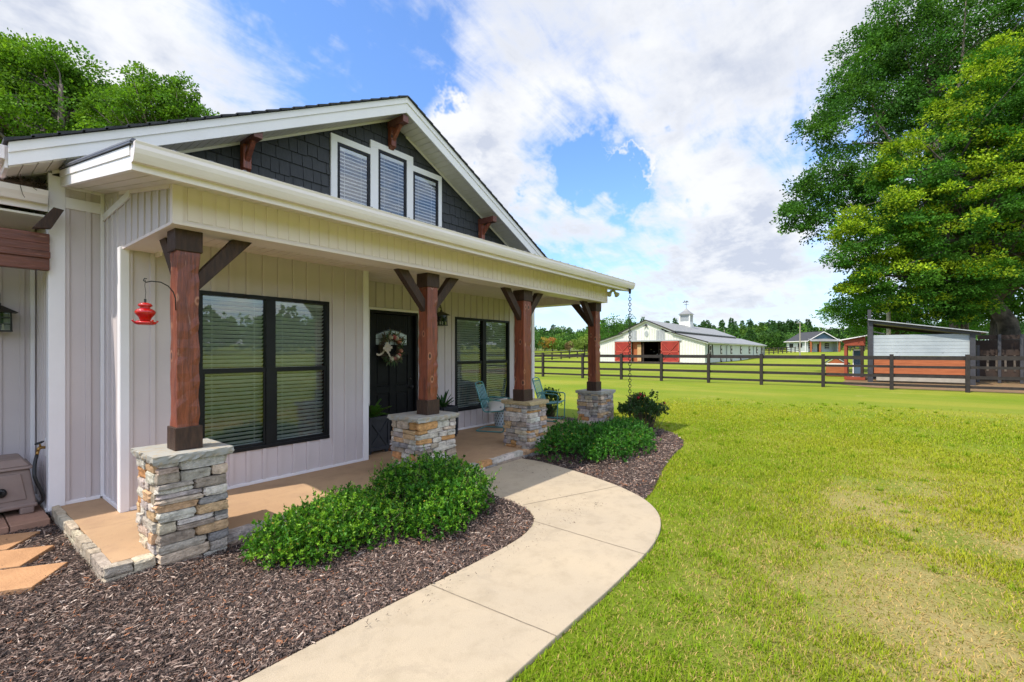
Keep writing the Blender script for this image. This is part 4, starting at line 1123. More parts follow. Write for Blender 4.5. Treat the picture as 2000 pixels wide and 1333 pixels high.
# ---- steel patio chairs
def chair(label, loc, rz):
    """local +x is the chair's front; seat .42 high"""
    t = thing('patio_chair', label, 'patio chair', loc, rz, 'teal metal patio chairs'); hw = .27
    mb = MB(); r = .0125
    # one continuous side rail each side: floor runner, front upright, arm; cross bar at the rear
    def rnd(pts, rr=.06, n_=5):
        out = [Vector(pts[0])]
        for a, b_, c in zip(pts, pts[1:], pts[2:]):
            a, b_, c = Vector(a), Vector(b_), Vector(c); p = b_+(a-b_).normalized()*rr; q = b_+(c-b_).normalized()*rr
            for i in range(n_+1): u = i/n_; out.append(p*(1-u)**2+b_*2*u*(1-u)+q*u*u)
        return out+[Vector(pts[-1])]
    for sg in (-1, 1):
        mb.tube(rnd([(-.30, 0, r), (-.30, sg*hw, r), (.27, sg*hw, r), (.29, sg*hw, .60), (-.16, sg*hw, .635), (-.19, sg*(hw-.03), .62)]), r, 8)
    mb.build('base_frame', M['teal'], t, smooth=True)
    mb = MB(); w = .225
    prof = [(.27, .40), (.25, .415), (.0, .385), (-.14, .375), (-.19, .42), (-.34, .93), (-.355, .955)]
    mb.tube(rnd([(.26, 0, .41), (.26, w, .41), (-.15, w, .375), (-.33, w, .93), (-.34, 0, .955)], .07), r, 8)
    mb.tube(rnd([(.26, 0, .41), (.26, -w, .41), (-.15, -w, .375), (-.33, -w, .93), (-.34, 0, .955)], .07), r, 8)
    mb.tube([(-.17, -w, .42), (-.17, w, .42)], .009, 8)
    for sg in (-1, 1): mb.tube([(-.215, sg*w, .57), (-.19, sg*hw, .62)], .01, 8); mb.tube([(.2, sg*w, .41), (.285, sg*hw, .43)], .01, 8)
    mb.build('seat_frame', M['teal'], t, smooth=True)
    mb = MB()
    for k in range(7):
        y = -w+.035+k*(2*w-.07)/6; mb.bar((.25, y, .408), (-.14, y, .372), .042, .004)
    mb.build('seat', M['teal'], t)
    mb = MB()
    for k in range(6):
        y = -w+.04+k*(2*w-.08)/5; mb.bar((-.175, y, .44), (-.315, y, .89), .038, .004, up=(1, 0, 0))
    mb.bar((-.31, -w, .885), (-.31, w, .885), .004, .03)
    mb.build('backrest', M['teal'], t)
    return t
c1 = chair('teal metal slatted patio chair holding a floral pillow, under the right window', (6.98, 5.90, .10), math.radians(-68))
c2 = chair('teal metal slatted patio chair half hidden behind the third stone pier', (8.78, 5.80, .10), math.radians(-75))
# pillow: pinched cushion
mb = MB(); n_ = 14
def pil(u, v, s):
    e = (1-abs(u)**2.6)*(1-abs(v)**2.6); k = 1-.10*(abs(u)**2*(1-abs(v)**2)*0+0)
    px = u*.21*(1-.10*(1-v*v)); py = v*.21*(1-.10*(1-u*u)); return (px, py, s*.075*max(0, e)**.5)
for s in (1, -1):
    vs = [pil(2*i/n_-1, 2*j/n_-1, s) for i in range(n_+1) for j in range(n_+1)]
    mb.add(vs, [(i*(n_+1)+j, i*(n_+1)+j+1, (i+1)*(n_+1)+j+1, (i+1)*(n_+1)+j) for i in range(n_) for j in range(n_)])
pw = mb.build('throw_pillow', M['pillow'], smooth=True); pw.location = (7.02, 5.86, .575); pw.rotation_euler = (math.radians(24), math.radians(-14), math.radians(-50))
tag(pw, 'white throw pillow with pink and grey flowers lying on the patio chair', 'pillow')
pw.location = (7.00, 5.82, .585)
# drum stool
ds = thing('drum_stool', 'white pierced drum stool standing between the two teal chairs', 'stool', (7.44, 6.06, .10))
mb = MB(); mb.lathe([(.15, 0), (.17, .02), (.178, .10), (.18, .22), (.178, .34), (.17, .42), (.15, .44), (0, .445)], 0, 0, 0, 36); mb.build('body', M['drum'], ds, smooth=True)
mb = MB()
for row in range(6):
    for k in range(20):
        a = 2*PI*(k+.5*(row % 2))/20; z = .07+row*.055; r = .1815; e = Vector((math.cos(a), math.sin(a), 0)); s_ = Vector((-e.y, e.x, 0))
        c = e*r+Vector((0, 0, z)); q = .010
        mb.add([c-s_*q, c+Vector((0, 0, -.022)), c+s_*q, c+Vector((0, 0, .022))], [(0, 1, 2, 3)])
mb.build('pierced_pattern', M['planter'], ds)

# ---- hose reel box, spigot, hose, edging blocks, pavers, nest
hr = thing('hose_reel_box', 'taupe plastic hose reel box by the left wing wall', 'hose reel', (.37, 6.83, .055))
hr.scale = (1, 1, 1.2)
mb = MB()
def frus(mb, x0, x1, y0, y1, z0, z1, dx, dy): mb.add([(x0, y0, z0), (x1, y0, z0), (x1, y1, z0), (x0, y1, z0), (x0+dx, y0+dy, z1), (x1-dx, y0+dy, z1), (x1-dx, y1-dy*.3, z1), (x0+dx, y1-dy*.3, z1)], [(3, 2, 1, 0), (4, 5, 6, 7), (0, 1, 5, 4), (1, 2, 6, 5), (2, 3, 7, 6), (3, 0, 4, 7)])
frus(mb, -.34, .34, -.28, .26, .05, .36, .045, .06)
for a in (-.30, .22): mb.box(a, a+.10, -.285, -.20, 0, .06); mb.box(a, a+.10, .18, .26, 0, .06)
mb.box(-.345, .345, -.288, .265, .05, .085)
mb.build('body', M['plastic'], hr, bevel=.014, seg=3)
mb = MB(); frus(mb, -.325, .325, -.25, .255, .362, .385, .01, .01); frus(mb, -.30, .30, -.225, .24, .385, .445, .05, .05)
mb.build('lid', M['plastic'], hr, bevel=.018, seg=3)
mb = MB(); mb.add([(-.30, -.276, .12), (.27, -.276, .12), (.23, -.243, .33), (-.27, -.243, .33), (-.30, -.262, .12), (.27, -.262, .12), (.23, -.23, .33), (-.27, -.23, .33)], [(0, 1, 2, 3), (7, 6, 5, 4), (0, 4, 5, 1), (1, 5, 6, 2), (2, 6, 7, 3), (3, 7, 4, 0)])
mb.build('front_panel', M['plastic'], hr, bevel=.006)
mb = MB(); mb.lathe([(0, 0), (.035, 0), (.035, .03), (.02, .04), (0, .04)], 0, 0, 0, 16, mtx=Matrix.Translation((.10, -.262, .20)) @ Matrix.Rotation(PI/2, 4, 'X')); mb.tube([(.10, -.30, .20), (-.05, -.32, .28)], .016, 10); mb.tube([(-.05, -.315, .28), (-.05, -.38, .28)], .014, 10)
mb.build('crank_handle', M['rubber'], hr, smooth=True)
sp = thing('garden_spigot', 'brass garden spigot with a black handle on the return wall', 'spigot', (.785, 6.60, .68))
mb = MB(); mb.box(-.012, .0, -.05, .05, -.09, .09); mb.build('wall_plate', M['trim'], sp, bevel=.003)
mb = MB(); mb.tube([(-.01, 0, .0), (-.05, 0, .005), (-.06, -.01, .0), (-.068, -.015, -.03)], [.014, .016, .016, .012], 10); mb.tube([(-.068, -.015, -.03), (-.075, -.02, -.062)], .014, 10); mb.tube([(-.045, 0, .01), (-.055, 0, .045)], .008, 8)
mb.build('valve_body', M['brass'], sp, smooth=True)
mb = MB(); mb.tube([(-.055+.03*math.cos(a), .03*math.sin(a), .052+.012*math.cos(a)) for a in [i*2*PI/14 for i in range(14)]], .006, 8, closed=True); mb.bar((-.085, 0, .042), (-.025, 0, .062), .008, .008); mb.bar((-.055, -.03, .05), (-.055, .03, .05), .008, .008)
mb.build('valve_handle', M['rubber'], sp)
mb = MB(); hp_ = [(.71, 6.58, .615), (.70, 6.56, .58), (.69, 6.54, .53), (.685, 6.52, .48), (.685, 6.5, .42), (.70, 6.5, .36), (.725, 6.5, .29), (.745, 6.5, .22), (.745, 6.52, .17), (.73, 6.55, .14), (.70, 6.6, .13)]
hp2 = []
for a, b_ in zip(hp_, hp_[1:]): hp2 += [a, tuple((x+y)/2 for x, y in zip(a, b_))]
mb.tube(hp2+[hp_[-1]], .015, 10)
tag(mb.build('garden_hose', M['rubber'], smooth=True), 'short black garden hose running from the spigot down to the hose reel box', 'hose')
for k in range(2):
    mb = MB(); mb.box(.76-.27*(k+1)+.008, .76-.27*k, 6.20, 6.98, -.02, .055); o = mb.build('edging_block', M['brick'], bevel=.008)
    tag(o, ('pinkish paving block under the hose reel box, the one against the house corner' if k == 0 else 'pinkish paving block under the left part of the hose reel box'), 'paving block', 'paving blocks under the hose reel box')
for i, (tx, ty, lb) in enumerate(((.665, 5.96, 'farthest of the three buff stepping pavers in the mulch'), (.69, 5.44, 'middle one of the three buff stepping pavers in the mulch'), (.70, 4.92, 'nearest of the three buff stepping pavers in the mulch'))):
    u = Vector((-.85, .53)); v = Vector((-.57, -.82)); 
    c = [Vector((tx, ty)), Vector((tx, ty))+u*.40, Vector((tx, ty))+u*.40+v*.40, Vector((tx, ty))+v*.40]
    mb = MB(); mb.prism([tuple(p) for p in c], 'z', -.02, .022); tag(mb.build('stepping_paver', M['paver'], bevel=.005), lb, 'paver', 'stepping pavers in the mulch')
mb = MB(); random.seed(5)
for i in range(520):
    c = Vector((random.gauss(.60, .09), random.gauss(6.55, .07), 3.235+abs(random.gauss(0, .04))))
    c.x = min(.755, c.x); d = Vector((random.gauss(0, 1), random.gauss(0, .7), random.gauss(0, .35))).normalized()*random.uniform(.03, .085)
    p, q = c-d, c+d; p.x = min(p.x, .765); q.x = min(q.x, .765); mb.bar(p, q, .004, .004)
mb.lathe([(0, 0), (.13, .0), (.16, .04), (.10, .07), (0, .05)], .61, 6.56, 3.235, 14)
mb.bar((.57, 6.30, 3.21), (.585, 6.296, 3.13), .004, .004); mb.bar((.585, 6.296, 3.13), (.60, 6.296, 3.10), .004, .004); mb.bar((.64, 6.30, 3.22), (.68, 6.295, 3.19), .004, .004)
tag(mb.build('bird_nest', M['nest']), 'straggly brown bird nest tucked above the left wing gutter', 'nest')

# ================================================================== PLANTS
def leaves_np(cent, nrm, L, Wd, cols, r, fold=.25, droop=0.0):
    """one folded diamond leaf (two quads sharing the midrib) per centre; returns V,F,C"""
    n = len(cent)
    up = r.normal(size=(n, 3)); d = nrm/np.linalg.norm(nrm, axis=1, keepdims=True)
    s = np.cross(d, up); s /= np.linalg.norm(s, axis=1, keepdims=True)+1e-9
    u = np.cross(s, d); L = L[:, None]; Wd = Wd[:, None]
    b0 = cent; tip = cent+d*L
    l_ = cent+d*L*.45-s*Wd+u*Wd*fold; r_ = cent+d*L*.45+s*Wd+u*Wd*fold
    V = np.stack([b0, l_, tip, r_], 1).reshape(-1, 3)
    F = (np.arange(n)*4)[:, None]+np.array([[0, 1, 2, 3]])
    F = np.concatenate([(np.arange(n)*4)[:, None]+np.array([0, 2, 1]), (np.arange(n)*4)[:, None]+np.array([0, 3, 2])], 0)
    C = np.repeat(cols, 4, axis=0)
    return V, F, C
def shrub(name, label, cat, blobs, nros, L, col, seed, stems=True, per=9, flowers=None, openness=0.0, tipcol=None):
    """blobs: (cx,cy,cz,rx,ry,rz) world ellipsoids; leaves in rosettes at shoot ends"""
    r = np.random.default_rng(seed); bx = np.mean([b_[0] for b_ in blobs]); by = np.mean([b_[1] for b_ in blobs])
    t = thing(name, label, cat, (bx, by, 0)); base = np.array([bx, by, 0.])
    vol = np.array([b_[3]*b_[4] for b_ in blobs]); which = r.choice(len(blobs), nros, p=vol/vol.sum()); B = np.array(blobs)[which]
    d = r.normal(size=(nros, 3)); d /= np.linalg.norm(d, axis=1, keepdims=True); d[:, 2] = np.where(d[:, 2] < -.25, -d[:, 2], d[:, 2])
    rad_ = r.uniform(.55-openness*.5, 1.04, nros)**.6*(1+.10*r.normal(size=nros))
    c = B[:, :3]+d*B[:, 3:6]*rad_[:, None]; c = c[c[:, 2] > .01]; d = d[:len(c)] if len(d) == len(c) else (c-B[:len(c), :3]); n = len(c)
    out = c-np.array([bx, by, -.35]); out /= np.linalg.norm(out, axis=1, keepdims=True)
    out = out*.6+np.array([0, 0, .5])+r.normal(scale=.25, size=(n, 3))
    C0 = np.repeat(c, per, 0); O = np.repeat(out, per, 0); O = O/np.linalg.norm(O, axis=1, keepdims=True)
    m_ = len(C0); dirs = O*r.uniform(.2, 1.0, (m_, 1))+r.normal(scale=.62, size=(m_, 3))
    C0 = C0-O*r.uniform(0, L*1.1, (m_, 1))
    ll = L*r.uniform(.65, 1.25, m_); k = np.repeat(r.uniform(.6, 1.45, n), per)*r.uniform(.8, 1.2, m_)
    cc = np.array(col)[None]*k[:, None]
    if tipcol is not None:
        tp = np.repeat(r.random(n) < .3, per); cc[tp] = np.array(tipcol)*r.uniform(.7, 1.2, (tp.sum(), 1))
    # long new shoots standing proud of the mound, leaves all along them
    ns = max(6, nros//32); si = r.choice(n, ns); so = out[si]/np.linalg.norm(out[si], axis=1, keepdims=True)+np.array([0, 0, .35])+r.normal(scale=.3, size=(ns, 3))
    so /= np.linalg.norm(so, axis=1, keepdims=True); sl = r.uniform(.05, .17, ns); q_ = 11
    f = np.tile(np.linspace(.1, 1, q_), ns)[:, None]; SP = np.repeat(c[si], q_, 0)+np.repeat(so*sl[:, None], q_, 0)*f
    SD = np.repeat(so, q_, 0)*.6+r.normal(scale=.6, size=(ns*q_, 3)); SL = L*r.uniform(.6, 1.1, ns*q_)*(1.1-.4*f[:, 0]); tc_ = np.array(tipcol if tipcol is not None else col)
    SC = tc_[None]*np.repeat(r.uniform(.6, 1.25, ns), q_)[:, None]*r.uniform(.8, 1.2, (ns*q_, 1))
    # a few yellowed leaves
    od = r.random(len(cc)) < .012; cc[od] = np.array([.40, .30, .05])
    C0 = np.concatenate([C0, SP]); dirs = np.concatenate([dirs, SD]); ll = np.concatenate([ll, SL]); cc = np.concatenate([cc, SC])
    V, F, C = leaves_np(C0-base, dirs, ll, ll*.26, cc, r)
    npmesh('foliage', V, F, M['leaf'], t, C)
    if stems:
        mb = MB(); sel = r.choice(n, min(n, 160), replace=False)
        for i in sel:
            p = np.array([c[i, 0]*.3+bx*.7, c[i, 1]*.3+by*.7, 0]); p = np.array([c[i, 0]*.55+bx*.45, c[i, 1]*.55+by*.45, 0.])
            mid = p*.45+c[i]*.55+r.normal(scale=.03, size=3); mb.tube([tuple(p-base), tuple(mid-base), tuple(c[i]-base)], [.005, .0035, .0018], 5)
        for i in range(ns): mb.tube([tuple(c[si[i]]-so[i]*.05-base), tuple(c[si[i]]+so[i]*sl[i]-base)], [.0022, .001], 4)
        mb.build('stems', M['stem'], t)
    if flowers:
        for (fx, fy, fz) in flowers:
            mb = MB(); random.seed(int(fx*1000)); puff(mb, (fx-bx, fy-by, fz), .032, random.choice([(.40, .03, .03), (.45, .09, .04), (.35, .02, .04)]), 60); mb.build('blossom', M['flower'], t)
    return t
G1 = (.055, .155, .014); G2 = (.040, .135, .016)
shrub('low_shrub', 'low leafy green shrub beside the leftmost stone pier, nearest the camera', 'shrub',
      [(1.95, 3.70, .12, .42, .38, .26), (2.35, 3.75, .12, .42, .42, .28), (2.05, 3.48, .08, .40, .26, .20), (2.55, 3.95, .10, .28, .30, .24), (2.50, 3.50, .10, .34, .32, .22), (1.72, 3.78, .08, .22, .22, .16)], 3000, .029, (.06, .175, .014), 3, tipcol=(.20, .38, .025), openness=.2)
shrub('low_shrub', 'dense green shrub in front of the second stone pier beside the walkway', 'shrub',
      [(3.24, 3.75, .16, .46, .50, .35), (3.58, 3.85, .16, .38, .42, .33), (3.15, 3.35, .12, .48, .40, .28), (3.50, 3.45, .14, .40, .36, .30), (3.15, 4.05, .14, .30, .28, .30), (2.90, 3.15, .08, .30, .28, .20)], 3900, .030, (.045, .15, .012), 4, tipcol=(.15, .33, .02))
shrub('low_shrub', 'spreading dark green shrub between the third and fourth stone piers', 'shrub',
      [(6.20, 3.75, .12, .45, .5, .28), (6.7, 3.6, .14, .55, .55, .30), (7.3, 3.65, .12, .6, .6, .29), (7.9, 3.65, .12, .55, .6, .27), (6.5, 3.2, .10, .5, .3, .2), (7.2, 3.1, .10, .5, .3, .22), (8.45, 3.8, .12, .4, .4, .26), (6.9, 4.2, .16, .6, .3, .3)], 5000, .034, (.035, .13, .014), 5, tipcol=(.08, .25, .02))
FLW = [(8.92, 3.75, .72), (9.02, 3.75, .78), (9.10, 3.72, .74), (10.25, 3.7, .50), (10.27, 3.78, .46)]
shrub('crape_myrtle', 'open dark leaved bush with red blossoms at the foot of the rain chain', 'bush',
      [(9.15, 3.85, .42, .40, .35, .26), (9.6, 3.85, .36, .42, .36, .24), (9.1, 3.8, .62, .28, .22, .18), (9.95, 3.8, .36, .30, .3, .20), (9.5, 3.85, .18, .25, .2, .16), (9.62, 3.7, .70, .09, .09, .14), (8.75, 3.85, .48, .25, .25, .2)], 1000, .045, (.030, .070, .016), 6, flowers=FLW, openness=.5, per=8)
shrub('garden_shrub', 'small dark leafy shrub beyond the right end of the porch', 'shrub',
      [(9.55, 6.3, .45, .32, .3, .30), (9.45, 6.4, .2, .3, .3, .2)], 520, .045, (.03, .085, .016), 9, openness=.4)

# ---- bark mulch: loose chips heaped over both beds
def chips(n, boxes, polys, avoid, seed, smin=.011, smax=.042):
    r = np.random.default_rng(seed); xs = []; ys = []
    for (x0, x1, y0, y1, m_) in boxes:
        xs.append(r.uniform(x0, x1, m_)); ys.append(r.uniform(y0, y1, m_))
    x = np.concatenate(xs); y = np.concatenate(ys); ok = np.zeros(len(x), bool)
    for p in polys: ok |= inpoly(x, y, p)
    for p in avoid: ok &= ~inpoly(x, y, p)
    x = x[ok]; y = y[ok]; n = len(x)
    L = r.uniform(smin, smax, n)*np.where(r.random(n) < .1, 1.5, 1); Wd = L*r.uniform(.14, .34, n); H = Wd*r.uniform(.25, .6, n)
    yaw = r.uniform(0, 2*PI, n); yaw = np.where(r.random(n) < .5, r.normal(.6, .6, n), yaw)
    pit = r.normal(0, .28, n); rol = r.normal(0, .5, n)
    z = r.uniform(-.018, .012, n)+.008*np.sin(x*7)*np.cos(y*6)
    d = np.stack([np.cos(yaw)*np.cos(pit), np.sin(yaw)*np.cos(pit), np.sin(pit)], 1)
    s = np.stack([-np.sin(yaw), np.cos(yaw), np.zeros(n)], 1); u = np.cross(d, s)
    s2 = s*np.cos(rol)[:, None]+u*np.sin(rol)[:, None]; u2 = np.cross(d, s2)
    c = np.stack([x, y, z], 1); L_ = L[:, None]/2; W_ = Wd[:, None]/2; H_ = H[:, None]
    k1 = r.uniform(.3, 1, (n, 1)); k2 = r.uniform(.2, .9, (n, 1))
    V = np.stack([c-d*L_-s2*W_*k2, c-d*L_+s2*W_*k1, c+d*L_+s2*W_*k2, c+d*L_-s2*W_*k1, c-d*L_*.7+u2*H_, c+d*L_*.75+u2*H_], 1).reshape(-1, 3)
    b0 = (np.arange(n)*6)[:, None]
    F = np.concatenate([b0+np.array([0, 3, 5, 4]), b0+np.array([2, 1, 4, 5])], 0)
    pal = np.array([(.070, .048, .040), (.125, .080, .062), (.21, .145, .115), (.34, .255, .205), (.032, .025, .023), (.28, .12, .06), (.48, .38, .31)])
    ci = r.choice(7, n, p=[.25, .23, .17, .10, .19, .035, .025]); C = pal[ci]*r.uniform(.7, 1.3, (n, 1))
    return V, F, np.repeat(C, 6, 0)
PORCHP = [(.88, 4.36), (8.95, 4.36), (8.95, 6.6), (.88, 6.6)]
V, F, C = chips(0, [(-.6, 4.1, 2.45, 4.4, 104000), (-.8, .9, 4.3, 7.3, 32000), (.9, 2.6, 2.45, 3.6, 36000)], [BED_L], [PORCHP], 21)
o = npmesh('bark_mulch', V, F, M['chip'], None, C); tag(o, 'dark shredded bark mulch covering the bed left of the walkway', 'mulch', kind='stuff')
V, F, C = chips(0, [(1.6, 4.6, 2.25, 2.62, 420), (3.5, 4.6, 2.5, 4.2, 260), (5.0, 5.8, 2.0, 4.2, 300)], [PATH], [], 23, .006, .02); V[:, 2] += .019
o = npmesh('bark_litter', V, F, M['chip'], None, C); tag(o, 'scraps of bark strewn along the edges of the walkway', 'mulch', kind='stuff')
V, F, C = chips(0, [(5.0, 10.1, 2.0, 4.4, 42000), (8.9, 10.1, 4.3, 8.8, 9000)], [BED_R], [PORCHP], 22, .014, .05)
o = npmesh('bark_mulch', V, F, M['chip'], None, C); tag(o, 'dark shredded bark mulch covering the bed right of the walkway', 'mulch', kind='stuff')
# fallen buff leaves and litter at the shrubs' feet come with the chips' colours

# ---- lawn blades, thick near the walkway and thinning with distance
def lawn(seed):
    r = np.random.default_rng(seed); n = 900000
    rr_ = 1.6+ (r.random(n)**1.25)*17; a = r.uniform(math.radians(-62), math.radians(52), n)
    x = rr_*np.cos(a); y = rr_*np.sin(a)
    # ranker tufts here and there
    tc_ = r.choice(n, 520, replace=False); tx = np.repeat(x[tc_], 46); ty = np.repeat(y[tc_], 46); tr_ = np.repeat(rr_[tc_], 46)
    sdv = np.repeat(r.uniform(.015, .05, 520), 46); x = np.concatenate([x, tx+r.normal(size=len(tx))*sdv]); y = np.concatenate([y, ty+r.normal(size=len(tx))*sdv]); rr_ = np.concatenate([rr_, tr_])
    tuft = np.concatenate([np.zeros(n, bool), np.ones(len(tx), bool)]); n = len(x)
    PB = PATH; edge = 0.0
    ok = ~inpoly(x+r.normal(0, .012, n), y+r.normal(0, .012, n), PATH) & ~inpoly(x, y, BED_R) & ~inpoly(x, y, BED_L) & (y < 5.8) & ~((x < 8.95) & (y > 4.2)) & ((x > 1.0) | (y < 1.45))
    # value noise for patches
    def vn(x, y, s, sd):
        g = np.random.default_rng(sd).random((64, 64)); u = (x*s+300.3) % 63; v = (y*s+200.7) % 63; i = u.astype(int); j = v.astype(int); fu = u-i; fv = v-j
        fu = fu*fu*(3-2*fu); fv = fv*fv*(3-2*fv); i2 = (i+1) % 64; j2 = (j+1) % 64
        return (g[i, j]*(1-fu)+g[i2, j]*fu)*(1-fv)+(g[i, j2]*(1-fu)+g[i2, j2]*fu)*fv
    pt = .55*vn(x, y, 1.7, 1)+.3*vn(x, y, 4.7, 2)+.15*vn(x, y, 13, 3)
    rc_ = np.sqrt(((x-4.6)*.26)**2+((y+.7)*.52)**2); worn = np.clip(1.25-rc_*.95, 0, 1)
    dens = np.clip((pt-.16-.12*worn)*3.4, .34, 1)*np.clip((18.5-rr_)/7, 0, 1)
    ok &= (r.random(n) < dens) | tuft
    x, y, pt, worn, rr_, tuft = x[ok], y[ok], pt[ok], worn[ok], rr_[ok], tuft[ok]; n = len(x)
    L = r.uniform(.016, .038, n)*(.7+.8*np.clip(pt, .2, .8))*(1+rr_*.02); Wd = r.uniform(.0011, .0021, n)*(1+rr_*.17)
    yaw = r.uniform(0, 2*PI, n); lean = r.uniform(.35, 1.30, n)
    dry = r.random(n) < np.clip(.13+worn*(1.05-1.5*pt), .05, .8)
    lean = np.where(dry, r.uniform(1.1, 1.5, n), lean); L = np.where(dry, L*.9, L); dry &= ~tuft; L = np.where(tuft, L*1.55, L)
    d1 = np.stack([np.cos(yaw)*np.sin(lean*.7), np.sin(yaw)*np.sin(lean*.7), np.cos(lean*.7)], 1)
    d2 = np.stack([np.cos(yaw)*np.sin(lean), np.sin(yaw)*np.sin(lean), np.cos(lean)], 1)
    s = np.stack([-np.sin(yaw), np.cos(yaw), np.zeros(n)], 1)*Wd[:, None]
    b0 = np.stack([x, y, np.full(n, -.03)], 1); m_ = b0+d1*(L*.55)[:, None]; tip = m_+d2*(L*.6)[:, None]
    V = np.stack([b0-s, b0+s, m_+s*.8, m_-s*.8, tip], 1).reshape(-1, 3)
    k = (np.arange(n)*5)[:, None]
    F = np.concatenate([k+np.array([0, 1, 2]), k+np.array([0, 2, 3]), k+np.array([3, 2, 4])], 0)
    g = np.array([.16, .265, .011])*r.uniform(.6, 1.5, (n, 1)); yl = np.array([.40, .37, .028])*r.uniform(.7, 1.25, (n, 1))
    mixk = np.clip(worn*.55+vn(x, y, .45, 9)*.5-.05+r.normal(0, .12, n)+np.clip((rr_-5)/10, 0, .3), 0, 1)[:, None]
    mixk = np.where(tuft[:, None], mixk*.25, mixk); C = g*(1-mixk)+yl*mixk; C[dry] = np.array([.47, .335, .125])*r.uniform(.7, 1.2, (dry.sum(), 1))
    return V, F, np.repeat(C, 5, 0)
V, F, C = lawn(31); o = npmesh('grass', V, F, M['grassblade'], None, C); tag(o, 'short sunlit lawn grass with straw coloured patches right of the walkway', 'grass', kind='stuff')

# ================================================================== FENCES
def fence(name, label, pts, mats, H=1.5, rails=((1.29, 1.46), (.93, 1.04), (.52, .65), (.13, .24)), pw=.14, side=-1, posth=None, cat='fence', bt=.03):
    p0 = pts[0]; z0 = float(gz(p0[0], p0[1]))
    t = thing(name, label, cat, (p0[0], p0[1], z0)); P = [Vector((p[0]-p0[0], p[1]-p0[1], float(gz(p[0], p[1]))-z0)) for p in pts]
    for p in P:
        mb = MB(); tp = (posth or H+.03)
        mb.box(p.x-pw/2, p.x+pw/2, p.y-pw/2, p.y+pw/2, p.z-.15, p.z+tp)
        mb.build('post', mats, t, bevel=.008 if pw > .12 else 0)
    for a, b_ in zip(P, P[1:]):
        d = (b_-a); n_ = Vector((-d.y, d.x, 0)).normalized()*(pw/2+bt/2)*side
        for lo, hi in rails:
            w = random.uniform(-.008, .008)
            mb = MB(); mb.bar(a+n_+Vector((0, 0, (lo+hi)/2+w)), b_+n_+Vector((0, 0, (lo+hi)/2+w)), bt, hi-lo); mb.build('board', mats, t)
    return t
random.seed(40)
FX = [(25.60, 19.6), (25.65, 17.45), (25.62, 14.42), (25.85, 11.92), (26.0, 9.54), (26.0, 6.98), (26.1, 4.47), (26.25, 1.89), (26.3, -.61), (26.4, -3.02), (26.5, -5.6), (26.6, -8.2), (26.7, -10.8)]
fence('board_fence', 'long dark brown four board fence crossing the yard in front of the barn', FX, M['fence'], side=1)
F2 = [(54+4.9*i+0*i, 47.2+.22*i*1.0) for i in range(12)]
fence('board_fence', 'dark board fence on the far side of the paddock left of the barn', [(60+4.2*i, 48.0+.52*i) for i in range(13)], M['fence'], H=1.45, pw=.2, rails=((1.22, 1.44), (.72, .88), (.15, .32)), side=1)
fence('paddock_fence', 'weathered pale fence with dark posts below the far treeline', [(88+5.6*i, 98-1.2*i) for i in range(16)], [M['fencew']], H=1.25, pw=.16, rails=((.95, 1.15), (.55, .75), (.15, .35)), side=1)
fence('board_fence', 'dark board fence between the barn and the blue gabled cottage', [(118+2.2*i, 20.6-.62*i) for i in range(10)], M['fence'], H=1.5, pw=.2, rails=((1.25, 1.45), (.8, .95), (.3, .45)), side=1)
fence('board_fence', 'dark board fence right of the blue gabled cottage', [(150+3*i, 8.2-1.0*i) for i in range(9)], M['fence'], H=1.6, pw=.22, rails=((1.3, 1.5), (.85, 1.0), (.4, .55)), side=1)

# ================================================================== BARN
XB = 70.0
barn = thing('barn', 'large white horse barn with open red sliding doors, grey roof and cupola', 'barn', (XB, 28.0, 0))
BI = Matrix.Translation((-XB, -28.0, 0))
def bp(mb, name, m, parent=None, **k):
    o = mb.build(name, m, parent or barn, **k)
    if parent is None: o.matrix_parent_inverse = BI
    return o
yA = 28.04; zA = 6.50; yR, zR = 18.9, 2.95; yL, zL = 37.2, 2.95; yr2, zr2 = 23.95, 4.62; yl2, zl2 = 32.1, 4.62
yd0, yd1, zd = 25.69, 30.60, 3.20; XE = 116.0; XU = 109
mb = MB()
for (a, za, za2), (b_, zb, zb2) in (): pass
def wallp(mb, pts): mb.prism(pts, 'x', XB, XB+.2)
wallp(mb, [(19.3, 0), (yd0, 0), (yd0, 4.75), (yr2, zr2-.10), (yr2, 4.38), (19.3, 2.98)])
wallp(mb, [(yd1, 0), (36.8, 0), (36.8, 2.98), (yl2, 4.38), (yl2, zl2-.10), (yd1, 5.35)])
wallp(mb, [(yd0, zd), (yd1, zd), (yd1, 5.35), (yA, 6.38), (yd0, 5.35), ])
y = 19.6
while y < 36.6:
    if not (yd0-.1 < y < yd1+.05): mb.box(XB-.06, XB, y, y+.07, 0, min(2.9+(y-19.3)*.28 if y < 28 else 2.9+(36.8-y)*.28, 4.3))
    else: mb.box(XB-.06, XB, y, y+.07, zd+.1, 5.2)
    y += .42
bp(mb, 'front_wall', M['barnwhite'])
mb = MB(); mb.box(XB+.2, XE, 19.3, 19.5, 0, 3.1)
bp(mb, 'side_wall', M['barngrey'])
mb = MB(); mb.box(XB+.2, XE, 36.6, 36.8, 0, 3.1); mb.box(XE-.2, XE, 19.5, 36.6, 0, 2.9); mb.box(XB+.3, XU, yr2-.1, yr2, 4.0, 4.75); mb.box(XB+.3, XU, yl2, yl2+.1, 4.0, 4.75); bp(mb, 'rear_wall', M['barnwhite'])
mb = MB()
mb.prism([(yR-.15, 2.93), (yr2+.1, 4.50), (yr2+.1, 4.58), (yR-.15, 3.01)], 'x', XB-.35, XE+.3); mb.prism([(yL+.15, 2.93), (yl2-.1, 4.50), (yl2-.1, 4.58), (yL+.15, 3.01)], 'x', XB-.35, XE+.3)
